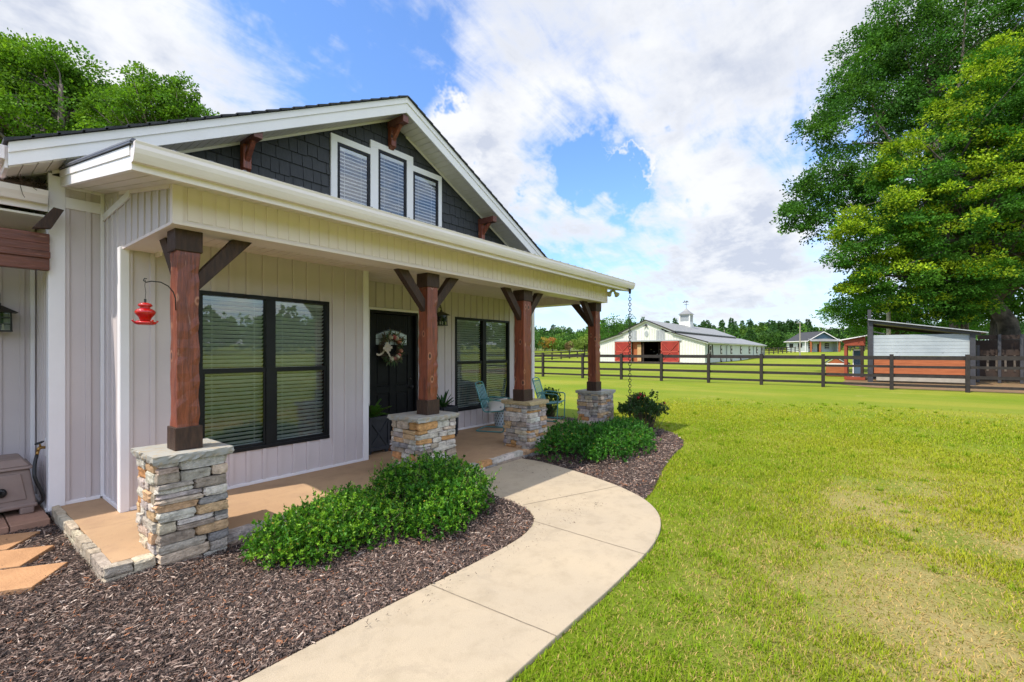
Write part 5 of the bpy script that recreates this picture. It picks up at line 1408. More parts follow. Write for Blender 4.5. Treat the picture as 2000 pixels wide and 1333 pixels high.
mb.prism([(23.55, 4.70), (yA, 6.50), (yA, 6.60), (23.55, 4.80)], 'x', XB-.35, XU); mb.prism([(32.55, 4.55), (yA, 6.50), (yA, 6.60), (32.55, 4.65)], 'x', XB-.35, XU)
bp(mb, 'roof', M['greyroof'])
mb = MB()
mb.prism([(yR-.2, 2.93), (yr2+.1, 4.50), (yr2+.1, 4.62), (yR-.2, 3.05)], 'x', XB-.42, XB-.35); mb.prism([(yL+.2, 2.93), (yl2-.1, 4.50), (yl2-.1, 4.62), (yL+.2, 3.05)], 'x', XB-.42, XB-.35)
mb.prism([(23.5, 4.50), (yA, 6.48), (yA, 6.64), (23.5, 4.68)], 'x', XB-.42, XB-.35); mb.prism([(32.6, 4.50), (yA, 6.48), (yA, 6.64), (32.6, 4.68)], 'x', XB-.42, XB-.35)
mb.box(XB+.2, XU, 23.56, 23.95, 4.40, 4.71)
bp(mb, 'roof_trim', M['fence'])
mb = MB()
mb.prism([(yR-.1, 2.75), (yr2+.1, 4.32), (yr2+.1, 4.50), (yR-.1, 2.93)], 'x', XB-.3, XB-.24); mb.prism([(yL+.1, 2.75), (yl2-.1, 4.32), (yl2-.1, 4.50), (yL+.1, 2.93)], 'x', XB-.3, XB-.24)
mb.prism([(23.6, 4.34), (yA, 6.32), (yA, 6.50), (23.6, 4.52)], 'x', XB-.3, XB-.24); mb.prism([(32.5, 4.34), (yA, 6.32), (yA, 6.50), (32.5, 4.52)], 'x', XB-.3, XB-.24)
mb.box(XB-.3, XE, yR-.12, yR-.02, 2.84, 3.0)
bp(mb, 'fascia', M['trim'])
mb = MB(); mb.box(XB-.16, XB-.05, 22.65, 33.45, 3.24, 3.42); bp(mb, 'door_track', M['louvre'])
for a, b_ in ((22.92, 25.72), (30.58, 33.35)):
    mb = MB(); mb.box(XB-.14, XB-.08, a, b_, .08, 3.24); dd = bp(mb, 'sliding_door', M['barnred'])
    mb = MB(); x_ = XB-.155
    for z_ in (.16, 1.62, 3.14): mb.box(x_-.02, x_, a+.06, b_-.06, z_-.09, z_+.09)
    for y_ in (a+.1, b_-.1): mb.box(x_-.02, x_, y_-.08, y_+.08, .08, 3.24)
    m_ = (a+b_)/2
    for (ya_, za_, yb_, zb_) in ((a+.1, 3.1, m_, 1.7), (b_-.1, 3.1, m_, 1.7), (a+.1, .15, m_, 1.55), (b_-.1, .15, m_, 1.55)): mb.bar((x_, ya_, za_), (x_, yb_, zb_), .06, .14, up=(1, 0, 0))
    mb.build('cross_brace', M['redtrim'] if 'redtrim' in M else M['barnred'], dd)
mb = MB()
mb.box(XB+.3, XB+20, 23, 33, -.01, .012)
mb.box(XB+12, XB+12.1, 23.1, 32.9, 0, 3.9); mb.box(XB+.3, XB+12, 25.0, 25.1, 0, 3.9); mb.box(XB+.3, XB+12, 31.6, 31.7, 0, 3.9); mb.box(XB+.3, XB+12, 25, 31.7, 3.4, 3.5)
mb.box(XB+.35, XB+.55, 28.65, 28.85, 0, 3.2); mb.box(XB+3, XB+3.2, 27.1, 27.3, 0, 3.2); mb.box(XB+5, XB+5.2, 26.2, 26.35, 0, 3.2)
bp(mb, 'interior', M['barninside'])
mb = MB(); mb.box(XB+.6, XB+.7, 29.25, 30.6, 0, 3.2); bp(mb, 'stall_front', M['cedar'])
mb = MB(); mb.box(XB+.4, XB+.5, 29.1, 29.75, .1, 2.75); bp(mb, 'tack_door', M['tanwood'])
mb = MB()
for q in range(6): mb.box(XB+2.8, XB+2.83, 25.8+q*.5, 25.8+q*.5+.2, 1.2+.37*(q % 3), 1.28+.37*(q % 3))
bp(mb, 'stall_grille', M['fencew'])
for a, b_ in ((25.15, 26.47), (29.68, 30.98)):
    mb = MB()
    for k in range(11): z_ = 3.5+k*.127; mb.prism([(XB-.07, z_), (XB-.02, z_+.11), (XB-.02, z_+.12), (XB-.09, z_+.01)], 'y', a+.05, b_-.05)
    mb.box(XB-.08, XB-.03, a, a+.06, 3.46, 4.90); mb.box(XB-.08, XB-.03, b_-.06, b_, 3.46, 4.90); mb.box(XB-.08, XB-.03, a, b_, 4.85, 4.92); mb.box(XB-.08, XB-.03, a, b_, 3.42, 3.48)
    bp(mb, 'louvre', M['louvre'])
mb = MB(); mb.prism([(yA+.30*math.cos(q), 4.42+.47*math.sin(q)) for q in [i*2*PI/20 for i in range(20)]], 'x', XB-.07, XB-.035); bp(mb, 'oval_vent', M['louvre'])
mb = MB(); mb.box(XB-.12, XB-.04, yA+.0, yA+.16, 5.6, 5.95)
for s_ in (-1, 1): mb.bar((XB-.1, yA+.08, 5.72), (XB-.3, yA+.08+s_*.32, 5.62), .14, .14)
bp(mb, 'gable_light', M['fence'])
# side wall: gated end openings and five hourglass stable doors
def side_x(px): return None
for xw in (72.7, 113.2):
    mb = MB(); mb.box(xw-.75, xw+.75, 19.24, 19.3, 1.0, 2.62); w_ = bp(mb, 'side_window', M['barninside'])
    mb = MB(); mb.box(xw-.5, xw+.5, 19.2, 19.24, 1.7, 1.8); mb.box(xw-.55, xw-.45, 19.2, 19.24, 1.0, 2.6); mb.box(xw+.45, xw+.55, 19.2, 19.24, 1.0, 2.6); mb.box(xw-.5, xw+.5, 19.2, 19.24, 2.5, 2.6)
    mb.build('window_frame', M['trim'], w_)
    mb = MB()
    for s_ in (-1, 1): mb.bar((xw+s_*.95, 19.22, 2.7), (xw+s_*1.35, 19.22, .7), .12, .06)
    mb.build('shutter_edge', M['fence'], w_)
for xw in (79.0, 85.7, 93.0, 100.4, 107.8):
    hw = .40+(xw-79)*.010
    for (z0_, z1_) in ((1.25, 2.62), (.0, .95)):
        mb = MB(); mb.box(xw-hw, xw+hw, 19.22, 19.3, z0_, z1_)
        s_ = bp(mb, 'stable_shutter', M['barninside'])
        mb = MB(); zc = (z0_+z1_)/2
        for zz0, zz1 in (((zc, z1_), (z0_, zc)) if z1_ > 2 else ((z0_, z1_),)):
            cz = (zz0+zz1)/2; hh = (zz1-zz0)/2*.78
            mb.add([(xw, 19.20, cz-hh), (xw+hw*.62, 19.20, cz+(.3*hh)), (xw+hw*.3, 19.2, cz+hh), (xw-hw*.3, 19.2, cz+hh), (xw-hw*.62, 19.20, cz+.3*hh),
                    (xw, 19.215, cz-hh), (xw+hw*.62, 19.215, cz+(.3*hh)), (xw+hw*.3, 19.215, cz+hh), (xw-hw*.3, 19.215, cz+hh), (xw-hw*.62, 19.215, cz+.3*hh)],
                   [(0, 1, 2, 3, 4), (9, 8, 7, 6, 5), (0, 5, 6, 1), (1, 6, 7, 2), (2, 7, 8, 3), (3, 8, 9, 4), (4, 9, 5, 0)])
        mb.build('cutout_panel', M['trim'], s_)
mb = MB(); 
for xw in (82.3, 104): mb.tube([(xw, 18.85, 2.85), (xw, 19.2, 2.6), (xw, 19.22, 0)], .07, 8)
bp(mb, 'downspout', M['louvre'])
mb = MB(); mb.box(XB-2.5, XB-.2, 22.5, 33.5, .0, .03); tag(mb.build('barn_apron', M['path']), kind='structure')
# cupola
cx_, hw = 89.4, 2.05
cu = thing('cupola', 'white louvred cupola with grey hipped roof and weathervane on the barn ridge', 'cupola', (cx_, yA, 6.0))
mb = MB()
def fr(mb, h0, z0_, h1, z1_): mb.add([(-h0, -h0, z0_), (h0, -h0, z0_), (h0, h0, z0_), (-h0, h0, z0_), (-h1, -h1, z1_), (h1, -h1, z1_), (h1, h1, z1_), (-h1, h1, z1_)], [(3, 2, 1, 0), (4, 5, 6, 7), (0, 1, 5, 4), (1, 2, 6, 5), (2, 3, 7, 6), (3, 0, 4, 7)])
fr(mb, 1.12, -.1, 1.05, .45)
for k in range(5): fr(mb, 1.10-.03*k, .45+k*.16, 1.05-.03*k, .60+k*.16)
for a in (-1, 1):
    for b_ in (-1, 1): mb.box(a*.88-.1, a*.88+.1, b_*.88-.1, b_*.88+.1, 1.2, 2.55)
mb.box(-.95, .95, -.95, .95, 2.5, 2.66); fr(mb, .8, 1.2, .8, 2.5)
mb.build('body', M['barnwhite'], cu)
mb = MB()
for k in range(9): z_ = 1.3+k*.135; mb.box(-.83, -.81, -.78, .78, z_, z_+.09); mb.box(-.78, .78, -.83, -.81, z_, z_+.09)
mb.build('louvres', M['louvre'], cu)
mb = MB(); h = 1.2; mb.add([(-h, -h, 2.66), (h, -h, 2.66), (h, h, 2.66), (-h, h, 2.66), (-.45, -.45, 3.3), (.45, -.45, 3.3), (.45, .45, 3.3), (-.45, .45, 3.3), (0, 0, 3.85)], [(3, 2, 1, 0), (0, 1, 5, 4), (1, 2, 6, 5), (2, 3, 7, 6), (3, 0, 4, 7), (4, 5, 8), (5, 6, 8), (6, 7, 8), (7, 4, 8)]); mb.build('cupola_roof', M['greyroof'], cu)
mb = MB(); mb.tube([(0, 0, 3.8), (0, 0, 5.3)], .035, 6); mb.bar((0, -.45, 4.55), (0, .45, 4.55), .05, .05); mb.bar((-.45, 0, 4.55), (.45, 0, 4.55), .05, .05)
mb.bar((0, -.55, 5.0), (0, .5, 5.0), .05, .06); mb.prism([(.45, 4.9), (.70, 5.0), (.45, 5.14)], 'x', -.02, .02); mb.prism([(-.55, 5.0), (-.30, 5.05), (-.15, 5.35), (-.05, 5.1), (.2, 5.08), (.25, 5.35), (.38, 5.3), (.3, 5.0)], 'x', -.02, .02)
mb.build('weathervane', M['fence'], cu)
# white farm truck nose glimpsed inside is left out: only specks of it show

# ================================================================== COTTAGE
ca = math.atan2(6.8-13.7, 144.5-139.1)      # gable wall runs from left to right in view
cz0 = float(gz(139, 13))
cot = thing('cottage', 'small grey cottage with slate blue gable and timber porch posts', 'cottage', (139.1, 13.7, cz0), ca)
# local: x along gable front (0..8.7), -y towards the camera's side... depth runs along +y
GW = 8.75; DP = 9.0; ze = 2.75; zp = 5.25
mb = MB(); mb.box(.5, GW-.5, 0, .2, 0, 2.8) if False else None
mb.box(.45, .65, 0, DP, -.3, 2.8); mb.box(.65, GW-.65, 1.6, 1.8, -.3, 2.8); mb.box(GW-.65, GW-.45, 0, DP, -.3, 2.8); mb.box(.65, GW-.65, DP-.2, DP, -.3, 2.8)
mb.build('wall', M['barngrey'], cot)
mb = MB(); mb.prism([(.3, 2.8), (GW-.3, 2.8), (GW/2, zp-.2)], 'y', .02, .2); mb.build('gable', M['slate'], cot)
mb = MB()
for s_ in (-1, 1):
    x0_ = 0 if s_ < 0 else GW
    mb.prism([(x0_, ze), (GW/2, zp), (GW/2, zp+.1), (x0_, ze+.1)], 'y', -.4, DP+.4)
mb.build('roof', M['asph'], cot)
mb = MB()
for s_ in (-1, 1):
    x0_ = -.05 if s_ < 0 else GW+.05
    mb.prism([(x0_, ze-.16), (GW/2, zp-.18), (GW/2, zp+.02), (x0_, ze+.02)], 'y', -.46, -.40)
mb.box(-.1, 0, -.4, DP+.4, ze-.05, ze+.15)
mb.build('rake_trim', M['trim'], cot)
mb = MB(); mb.prism([(-1.3, 2.72), (.0, 3.35), (.0, 3.42), (-1.3, 2.80)], 'x', .5, GW-.2); mb.build('porch_roof', M['greyroof'], cot)
for x in (.7, 3.0, GW-.9):
    mb = MB(); mb.box(x-.16, x+.16, -1.1, -.8, -.2, 2.72); mb.build('porch_post', M['cedar'], cot)
mb = MB(); mb.box(-.15, .0, -.02, .1, 0, 2.7); mb.box(.40, .48, -.05, DP, 0, .2); mb.build('corner_trim', M['trim'], cot)
mb = MB(); mb.box(4.0, 5.0, 1.55, 1.6, 0, 2.1); mb.build('door', M['barninside'], cot)
for x in (1.6, 5.9):
    mb = MB(); mb.box(x, x+1.1, 1.54, 1.6, .8, 2.3); w_ = mb.build('window', M['black'], cot)
    mb = MB()
    for q in range(3): mb.box(x+.1, x+1.0, 1.52, 1.54, .95+q*.45, 1.05+q*.45)
    mb.build('window_bars', M['trim'], w_)
for y in (2.2, 6.0):
    mb = MB(); mb.box(.39, .45, y, y+1.7, 1.2, 2.3); mb.build('window', M['black'], cot)
# ---- poles
mb = MB(); p_ = (117.1, 12.6); mb.tube([(0, 0, -.2), (0, 0, 7.2)], [.14, .10], 10); mb.bar((-.1, 0, 6.9), (-.9, .6, 7.0), .08, .08)
o = mb.build('flagpole', M['pole']); o.location = (*p_, float(gz(*p_))); tag(o, 'bare pale pole standing in front of the blue gabled cottage', 'pole')
mb = MB(); mb.tube([(0, 0, 0), (0, 0, 7.5)], [.16, .12], 10); o = mb.build('utility_pole', M['pole']); o.location = (46.9, -.9, 0); tag(o, 'weathered pale pole standing among the branches behind the shed', 'pole')
mb = MB(); mb.tube([(0, 0, 0), (0, 0, 7.0)], [.16, .12], 10); mb.bar((-.8, 0, 6.6), (.8, 0, 6.6), .1, .12); o = mb.build('utility_pole', M['pole']); o.location = (160.5, 38.2, float(gz(160, 38))); tag(o, 'small distant utility pole against the woods right of the barn roof', 'pole')

# ================================================================== RUN-IN SHED
shed = thing('run_in_shed', 'open run-in shed with slanting dark roof, pale metal siding and orange boards', 'shed', (32, -1.8, 0))
SI = Matrix.Translation((-32, 1.8, 0))
def sp_(mb, name, m, parent=None, **k):
    o = mb.build(name, m, parent or shed, **k)
    if parent is None: o.matrix_parent_inverse = SI
    return o
M['dkpaint'] = gen('dark grey painted timber', (.055, .055, .062), (.04, .04, .045), .5, 4, 30, .001)
for (x, y, h, w) in ((32, .14, 3.40, .2), (32, -3.83, 2.62, .2), (32.25, .20, 3.95, .16), (36.5, .14, 3.4, .2), (36.5, -3.83, 2.6, .2)):
    mb = MB(); mb.box(x-.1, x+.1, y-w/2, y+w/2, -.1, h); sp_(mb, 'corner_post', M['dkpaint'])
mb = MB(); y = 0
for k in range(6):
    z_ = 1.42+k*.186; mb.box(32.0, 32.03, -3.73, .04, z_, z_+.178); mb.box(32.01, 32.03, -3.73, .04, z_+.178, z_+.186)
    for q in range(1): mb.box(31.992, 32.0, -3.73, .04, z_, z_+.02)
for y in (-.95, -2.75): mb.box(31.975, 31.993, y-.03, y+.03, 1.60, 1.66)
sp_(mb, 'metal_siding', M['shedmetal'])
mb = MB()
for k in range(5): z_ = .47+k*.175; mb.box(32.05, 32.10, -3.73, .0, z_, z_+.168)
mb.box(32.06, 32.09, -3.73, 0, .47, 1.34)
sp_(mb, 'orange_boards', M['cedar'])
mb = MB(); mb.box(32.06, 32.10, -3.73, -.1, .08, .30); sp_(mb, 'kick_board', M['pole'])
mb = MB(); mb.prism([(.25, 3.36), (-4.35, 2.55), (-4.35, 2.59), (.25, 3.41)], 'x', 31.7, 37.0); sp_(mb, 'roof', M['louvre'])
mb = MB(); mb.prism([(.14, 3.20), (-4.1, 2.44), (-4.1, 2.58), (.14, 3.345)], 'x', 31.86, 31.94); mb.prism([(.14, 3.20), (-4.1, 2.44), (-4.1, 2.58), (.14, 3.345)], 'x', 36.6, 36.7)
mb.box(31.95, 36.6, .06, .12, 3.18, 3.33); mb.box(31.95, 36.6, -3.85, -3.78, 2.46, 2.6); mb.bar((32, .1, 2.75), (32, -.45, 2.60), .06, .06)
mb.box(36.4, 36.45, -3.8, .1, 0, 1.3)
sp_(mb, 'roof_frame', M['dkpaint'])
# dark pen with rails right of the shed
pen = thing('livestock_pen', 'dark timber livestock pen with upright rails between the shed and the big trunk', 'pen', (35, -5.5, 0))
def pb(mb, n, m): mb.build(n, m, pen)
def PW(x, y): return (x-35, y+5.5)
for y in (-4.4, -5.2, -6.0, -7.4, -9): mb = MB(); mb.box(-.06, .06, y+5.5-.06, y+5.5+.06, 0, 2.55 if y < -4.5 else 2.0); pb(mb, 'rail_post', M['dkpaint'])
for z_, h in ((2.30, .22), (1.45, .30), (.25, .45)): mb = MB(); mb.box(.06, .10, -4.0, 1.1, z_, z_+h); pb(mb, 'rail', M['barninside'])
mb = MB()
for k in range(14): mb.box(.03, .06, -3.6+k*.33, -3.52+k*.33, .6, 1.45)
pb(mb, 'pickets', M['bark'])
mb = MB(); mb.box(2.5, 2.6, -4.5, 1.3, 0, 2.3); pb(mb, 'back_wall', M['barninside'])
# red shelter left of the shed
rs = thing('wood_shelter', 'little red stained wooden shelter with lean-to roof left of the shed', 'shelter', (33.6, .9, 0))
def rp(mb, n, m): return mb.build(n, m, rs)
for dx, dy, h in ((0, .42, 2.08), (0, -.35, 2.1), (1.5, .42, 2.08), (1.5, -.35, 2.1)): mb = MB(); mb.box(dx-.07, dx+.07, dy-.07, dy+.07, 0, h); rp(mb, 'shelter_post', M['redwood'] if dy > 0 else M['barninside'])
mb = MB(); mb.prism([(.60, 2.30), (.42, 2.0), (-.5, 2.0), (-.5, 2.5)], 'x', -.1, 1.6); mb.box(-.12, 1.6, -.5, .45, 2.0, 2.18) if False else None
rp(mb, 'fascia', M['redwood'])
mb = MB(); mb.prism([(.70, 2.28), (-.6, 2.55), (-.6, 2.60), (.70, 2.34)], 'x', -.25, 1.75); rp(mb, 'roof', M['trim'])
mb = MB(); mb.box(-.1, 1.6, -.5, .45, .0, .16); rp(mb, 'floor', M['redwood'])
mb = MB(); mb.box(.6, .65, -.28, .05, .16, 1.7); rp(mb, 'feed_door', M['slate'])
mb = MB(); mb.box(.55, .6, -.33, -.28, .16, 1.9); mb.box(.55, .6, .05, .1, .16, 1.9); mb.box(.55, .6, -.33, .1, 1.7, 1.78); rp(mb, 'door_frame', M['trim'])
# doghouse
dh = thing('doghouse', 'orange wooden doghouse with white trim behind the fence', 'doghouse', (37.7, 1.95, 0), 0)
mb = MB(); mb.box(0, 1.1, -.50, .62, .0, .80); mb.build('body', M['cedar'], dh)
mb = MB(); mb.prism([(-.5, .80), (.62, .80), (.06, 1.22)], 'x', .0, 1.1); mb.build('gable', M['cedar'], dh)
mb = MB(); mb.box(-.02, 0, -.50, .62, .74, .86); mb.box(-.02, 0, -.50, -.42, 0, .74)
mb.bar((-.03, -.66, .80), (-.03, .06, 1.30), .03, .09); mb.bar((-.03, .80, .78), (-.03, .06, 1.30), .03, .09); mb.build('trim', M['trim'], dh)
mb = MB(); mb.prism([(-.68, .80), (.06, 1.32), (.06, 1.37), (-.70, .84)], 'x', -.08, 1.2); mb.prism([(.82, .78), (.06, 1.32), (.06, 1.37), (.84, .82)], 'x', -.08, 1.2); mb.build('roof', M['asph'], dh)
mb = MB(); mb.box(.0, 1.0, -.62, -.52, 0, .8); mb.build('side_door', M['dkpaint'], dh)

# ================================================================== TREES
def tree(name, label, base, lobes, nclump, per, leafL, cols, seed, trunk, barkm, group=None, flat=.55, cs=1.0, hang=0.0, top=None, tz=0.0, limbs=26, cat='tree', ext=None):
    """lobes: (x,y,z,rx,ry,rz) in world; trunk: list of (x,y,z,r)"""
    r = np.random.default_rng(seed); random.seed(seed); B0 = np.array([base[0], base[1], tz])
    t = thing(name, label, cat, tuple(B0), 0, group)
    Lb = np.array(lobes, float); vol = (Lb[:, 3]*Lb[:, 4]*Lb[:, 5])**.75; wch = r.choice(len(Lb), nclump, p=vol/vol.sum()); q = Lb[wch]
    d = r.normal(size=(nclump, 3)); d /= np.linalg.norm(d, axis=1, keepdims=True)
    c = q[:, :3]+d*q[:, 3:6]*(r.uniform(.15, 1.0, (nclump, 1))**.42)
    c += r.normal(scale=.03, size=c.shape)*q[:, 3:6]
    tops = c[:, 2]
    # clump size
    rs_ = cs*r.uniform(.6, 1.4, nclump)
    n = nclump*per; ci = np.repeat(np.arange(nclump), per)
    e = r.normal(size=(n, 3)); e /= np.linalg.norm(e, axis=1, keepdims=True); e *= (r.random((n, 1))**.5)
    e[:, 2] *= flat
    out = c[ci]-q[ci, :3]; out /= np.linalg.norm(out, axis=1, keepdims=True)+1e-6
    P = c[ci]+e*rs_[ci][:, None]
    # droop clump edges a little, like sprays of leaves
    P[:, 2] -= (e[:, 0]**2+e[:, 1]**2)*rs_[ci]*(.25+hang)
    nd_ = e+out*.5+r.normal(scale=.5, size=(n, 3)); nd_[:, 2] -= .15+hang
    L = leafL*r.uniform(.6, 1.35, n)
    cols = np.array(cols); k = r.choice(len(cols), nclump, p=None)
    cc = cols[k]
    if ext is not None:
        # yellow-green young growth, massed on upper sunward clumps to paint sunlight into the crown
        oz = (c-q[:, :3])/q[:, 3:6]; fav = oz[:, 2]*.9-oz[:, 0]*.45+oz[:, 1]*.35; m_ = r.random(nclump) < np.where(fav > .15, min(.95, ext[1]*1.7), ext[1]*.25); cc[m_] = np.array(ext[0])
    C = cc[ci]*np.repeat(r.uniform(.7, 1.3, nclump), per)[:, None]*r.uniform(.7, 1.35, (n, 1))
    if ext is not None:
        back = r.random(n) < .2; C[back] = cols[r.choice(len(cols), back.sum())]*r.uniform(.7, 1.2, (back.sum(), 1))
    V, F, C = leaves_np(P-B0, nd_, L, L*.34, C, r)
    npmesh('crown', V, F, M['treeleaf'], t, C)
    mb = MB()
    tp = [Vector(p[:3])-Vector(B0) for p in trunk]; mb.tube(tp, [p[3] for p in trunk], 14)
    # root flare
    if trunk[0][3] > .25:
        for k2 in range(5): a = k2*2*PI/5+.4; mb.tube([tp[0]+Vector((math.cos(a)*trunk[0][3]*1.5, math.sin(a)*trunk[0][3]*1.5, -.15)), tp[0]+Vector((math.cos(a)*trunk[0][3]*.6, math.sin(a)*trunk[0][3]*.6, .5))], [trunk[0][3]*.35, trunk[0][3]*.35], 8)
    sel = r.choice(nclump, min(limbs, nclump), replace=False)
    for i in sel:
        f = r.uniform(.45, 1.0)*(len(tp)-1); j = int(min(f, len(tp)-2)); p = tp[j].lerp(tp[j+1], f-j); rad0 = trunk[j][3]*(1-(f-j))+trunk[j+1][3]*(f-j)
        e_ = Vector(c[i]-B0); mid = p.lerp(e_, .5)+Vector((r.normal(0, .05), r.normal(0, .05), r.normal(.03, .05)))*(e_-p).length
        r0 = min(rad0*.6, .05+.035*(e_-p).length); mb.tube([p, p.lerp(mid, .5)+Vector((0, 0, .03))*(e_-p).length, mid, mid.lerp(e_, .55), e_], [r0, r0*.75, r0*.5, r0*.3, r0*.12], 7)
    mb.build('trunk', barkm, t, smooth=True)
    return t
DG = [(.085, .195, .018), (.06, .155, .016), (.11, .225, .02), (.07, .175, .022)]
MG = [(.11, .22, .02), (.08, .18, .018), (.14, .26, .024)]
def WP(px, py, D):
    d = ray(px, py); f = d.x*math.cos(HEAD)+d.y*math.sin(HEAD); d = d/f*D; return (d.x, d.y, 1.65+d.z)
def lobe(px, py, D, rpx, rpy=None, rd=None):
    x, y, z = WP(px, py, D); a = rpx/903*D; b_ = (rpy or rpx)/903*D; return (x, y, z, (rd or a), (rd or a), b_)
# big dark tree
LB = [lobe(1700, 110, 36, 62, 62), lobe(1765, 35, 36, 66, 60), lobe(1660, 180, 35.5, 48, 46), lobe(1840, 120, 36, 150, 130), lobe(1700, 190, 36, 85, 95), lobe(1930, 60, 36, 130, 110), lobe(1650, 330, 35, 80, 95), lobe(1592, 400, 34, 58, 62), lobe(1570, 420, 33.5, 36, 34), lobe(1610, 250, 35, 50, 46), lobe(1780, 330, 37, 120, 150),
      lobe(1745, 90, 37, 80, 80), lobe(1950, 230, 38, 120, 160), lobe(2080, 120, 38, 150, 170), lobe(1720, 480, 36, 70, 60), lobe(1900, 460, 39, 140, 110)]
b1 = WP(1868, 735, 31.5)
tree('shade_tree', 'tall dark green shade tree towering behind the yellow-green one', b1, LB, 1260, 190, .175, [(.055, .145, .018), (.04, .115, .016), (.075, .175, .02), (.05, .13, .022)], 51,
     [(*WP(1872, 755, 31.5), .42), (*WP(1868, 640, 31.5), .36), (*WP(1850, 500, 32.5), .32), (*WP(1830, 350, 34), .26), (*WP(1820, 180, 35), .16), (*WP(1820, 60, 36), .06)], M['bark'], flat=.5, cs=1.0, hang=.15, limbs=60)
LA = [lobe(1800, 330, 26, 85, 75), lobe(1930, 200, 25.5, 95, 90), lobe(1720, 440, 26, 72, 60), lobe(1670, 480, 26, 42, 45), lobe(1850, 440, 25, 100, 80), lobe(1980, 350, 25, 110, 110), lobe(1740, 540, 26, 75, 52),
      lobe(1880, 545, 25.5, 90, 45), lobe(2080, 260, 25, 110, 150), lobe(2080, 480, 25, 110, 90), lobe(1810, 590, 26.5, 70, 25), lobe(1670, 560, 26.5, 35, 30), lobe(1975, 110, 26, 60, 45)]
b2 = WP(1978, 735, 27.5)
tree('magnolia_tree', 'broad tree with yellow-green young growth on the sun side and a leaning pale trunk', b2, LA+[lobe(1875, 598, 26, 50, 26)], 1000, 200, .135, [(.055, .15, .016), (.04, .12, .014), (.075, .185, .018), (.06, .17, .02)], 52,
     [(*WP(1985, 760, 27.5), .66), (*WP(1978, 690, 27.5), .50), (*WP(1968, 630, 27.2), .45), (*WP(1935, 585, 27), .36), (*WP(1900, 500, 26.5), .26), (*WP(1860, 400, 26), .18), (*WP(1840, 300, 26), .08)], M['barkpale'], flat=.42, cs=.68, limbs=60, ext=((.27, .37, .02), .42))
tree('shade_tree', 'dark trunked tree standing right behind the leaning pale trunk', WP(1955, 735, 30), [lobe(1960, 420, 30, 100, 120), lobe(2060, 500, 30, 110, 80), lobe(1900, 590, 31, 80, 30), lobe(1990, 590, 30, 70, 30)], 260, 120, .19, DG, 53,
     [(*WP(1950, 755, 30), .62), (*WP(1955, 640, 30), .52), (*WP(1960, 520, 30), .42), (*WP(1965, 350, 30), .2)], M['bark'], flat=.55, cs=1.1, limbs=30)
tree('dogwood_tree', 'low fresh green tree with layered branches left of the shed posts', WP(1755, 735, 40), [lobe(1665, 600, 40, 52, 28), lobe(1720, 610, 40, 60, 42), lobe(1800, 615, 40, 70, 45), lobe(1690, 640, 41, 25, 16), lobe(1635, 595, 39, 24, 12), lobe(1860, 625, 42, 60, 25)], 210, 110, .17, [(.10, .24, .03), (.075, .2, .03), (.13, .27, .04)], 54,
     [(*WP(1755, 755, 40), .22), (*WP(1752, 650, 40), .17), (*WP(1745, 600, 40), .08)], M['bark'], flat=.35, cs=1.1, limbs=24)
tree('shade_tree', 'slim dark trunked tree seen between the big dark tree and the leaning one', WP(1888, 735, 36), [lobe(1890, 560, 36, 60, 50), lobe(1905, 470, 36, 70, 60)], 130, 110, .19, DG, 55,
     [(*WP(1888, 750, 36), .26), (*WP(1885, 640, 36), .22), (*WP(1888, 520, 36), .12)], M['bark'], cs=1.0, limbs=14)
# trees behind the house
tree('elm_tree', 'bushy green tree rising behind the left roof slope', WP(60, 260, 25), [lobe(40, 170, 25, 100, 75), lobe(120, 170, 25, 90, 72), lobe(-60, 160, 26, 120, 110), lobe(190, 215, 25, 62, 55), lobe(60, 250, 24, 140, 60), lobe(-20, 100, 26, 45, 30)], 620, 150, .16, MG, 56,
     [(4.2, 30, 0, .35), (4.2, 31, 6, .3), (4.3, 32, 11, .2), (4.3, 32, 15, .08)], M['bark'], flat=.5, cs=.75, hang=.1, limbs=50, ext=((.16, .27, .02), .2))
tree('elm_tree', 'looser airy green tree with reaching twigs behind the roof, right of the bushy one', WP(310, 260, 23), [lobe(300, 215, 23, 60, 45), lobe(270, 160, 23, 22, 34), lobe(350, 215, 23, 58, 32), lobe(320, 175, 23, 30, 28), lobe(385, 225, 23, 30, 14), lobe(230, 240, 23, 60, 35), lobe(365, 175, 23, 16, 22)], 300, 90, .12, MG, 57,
     [(8, 27, 0, .22), (8, 27.2, 6, .18), (8.1, 27.3, 10, .12), (8.1, 27.4, 13, .05)], M['bark'], flat=.5, cs=.42, hang=.15, limbs=120, ext=((.15, .27, .02), .2))

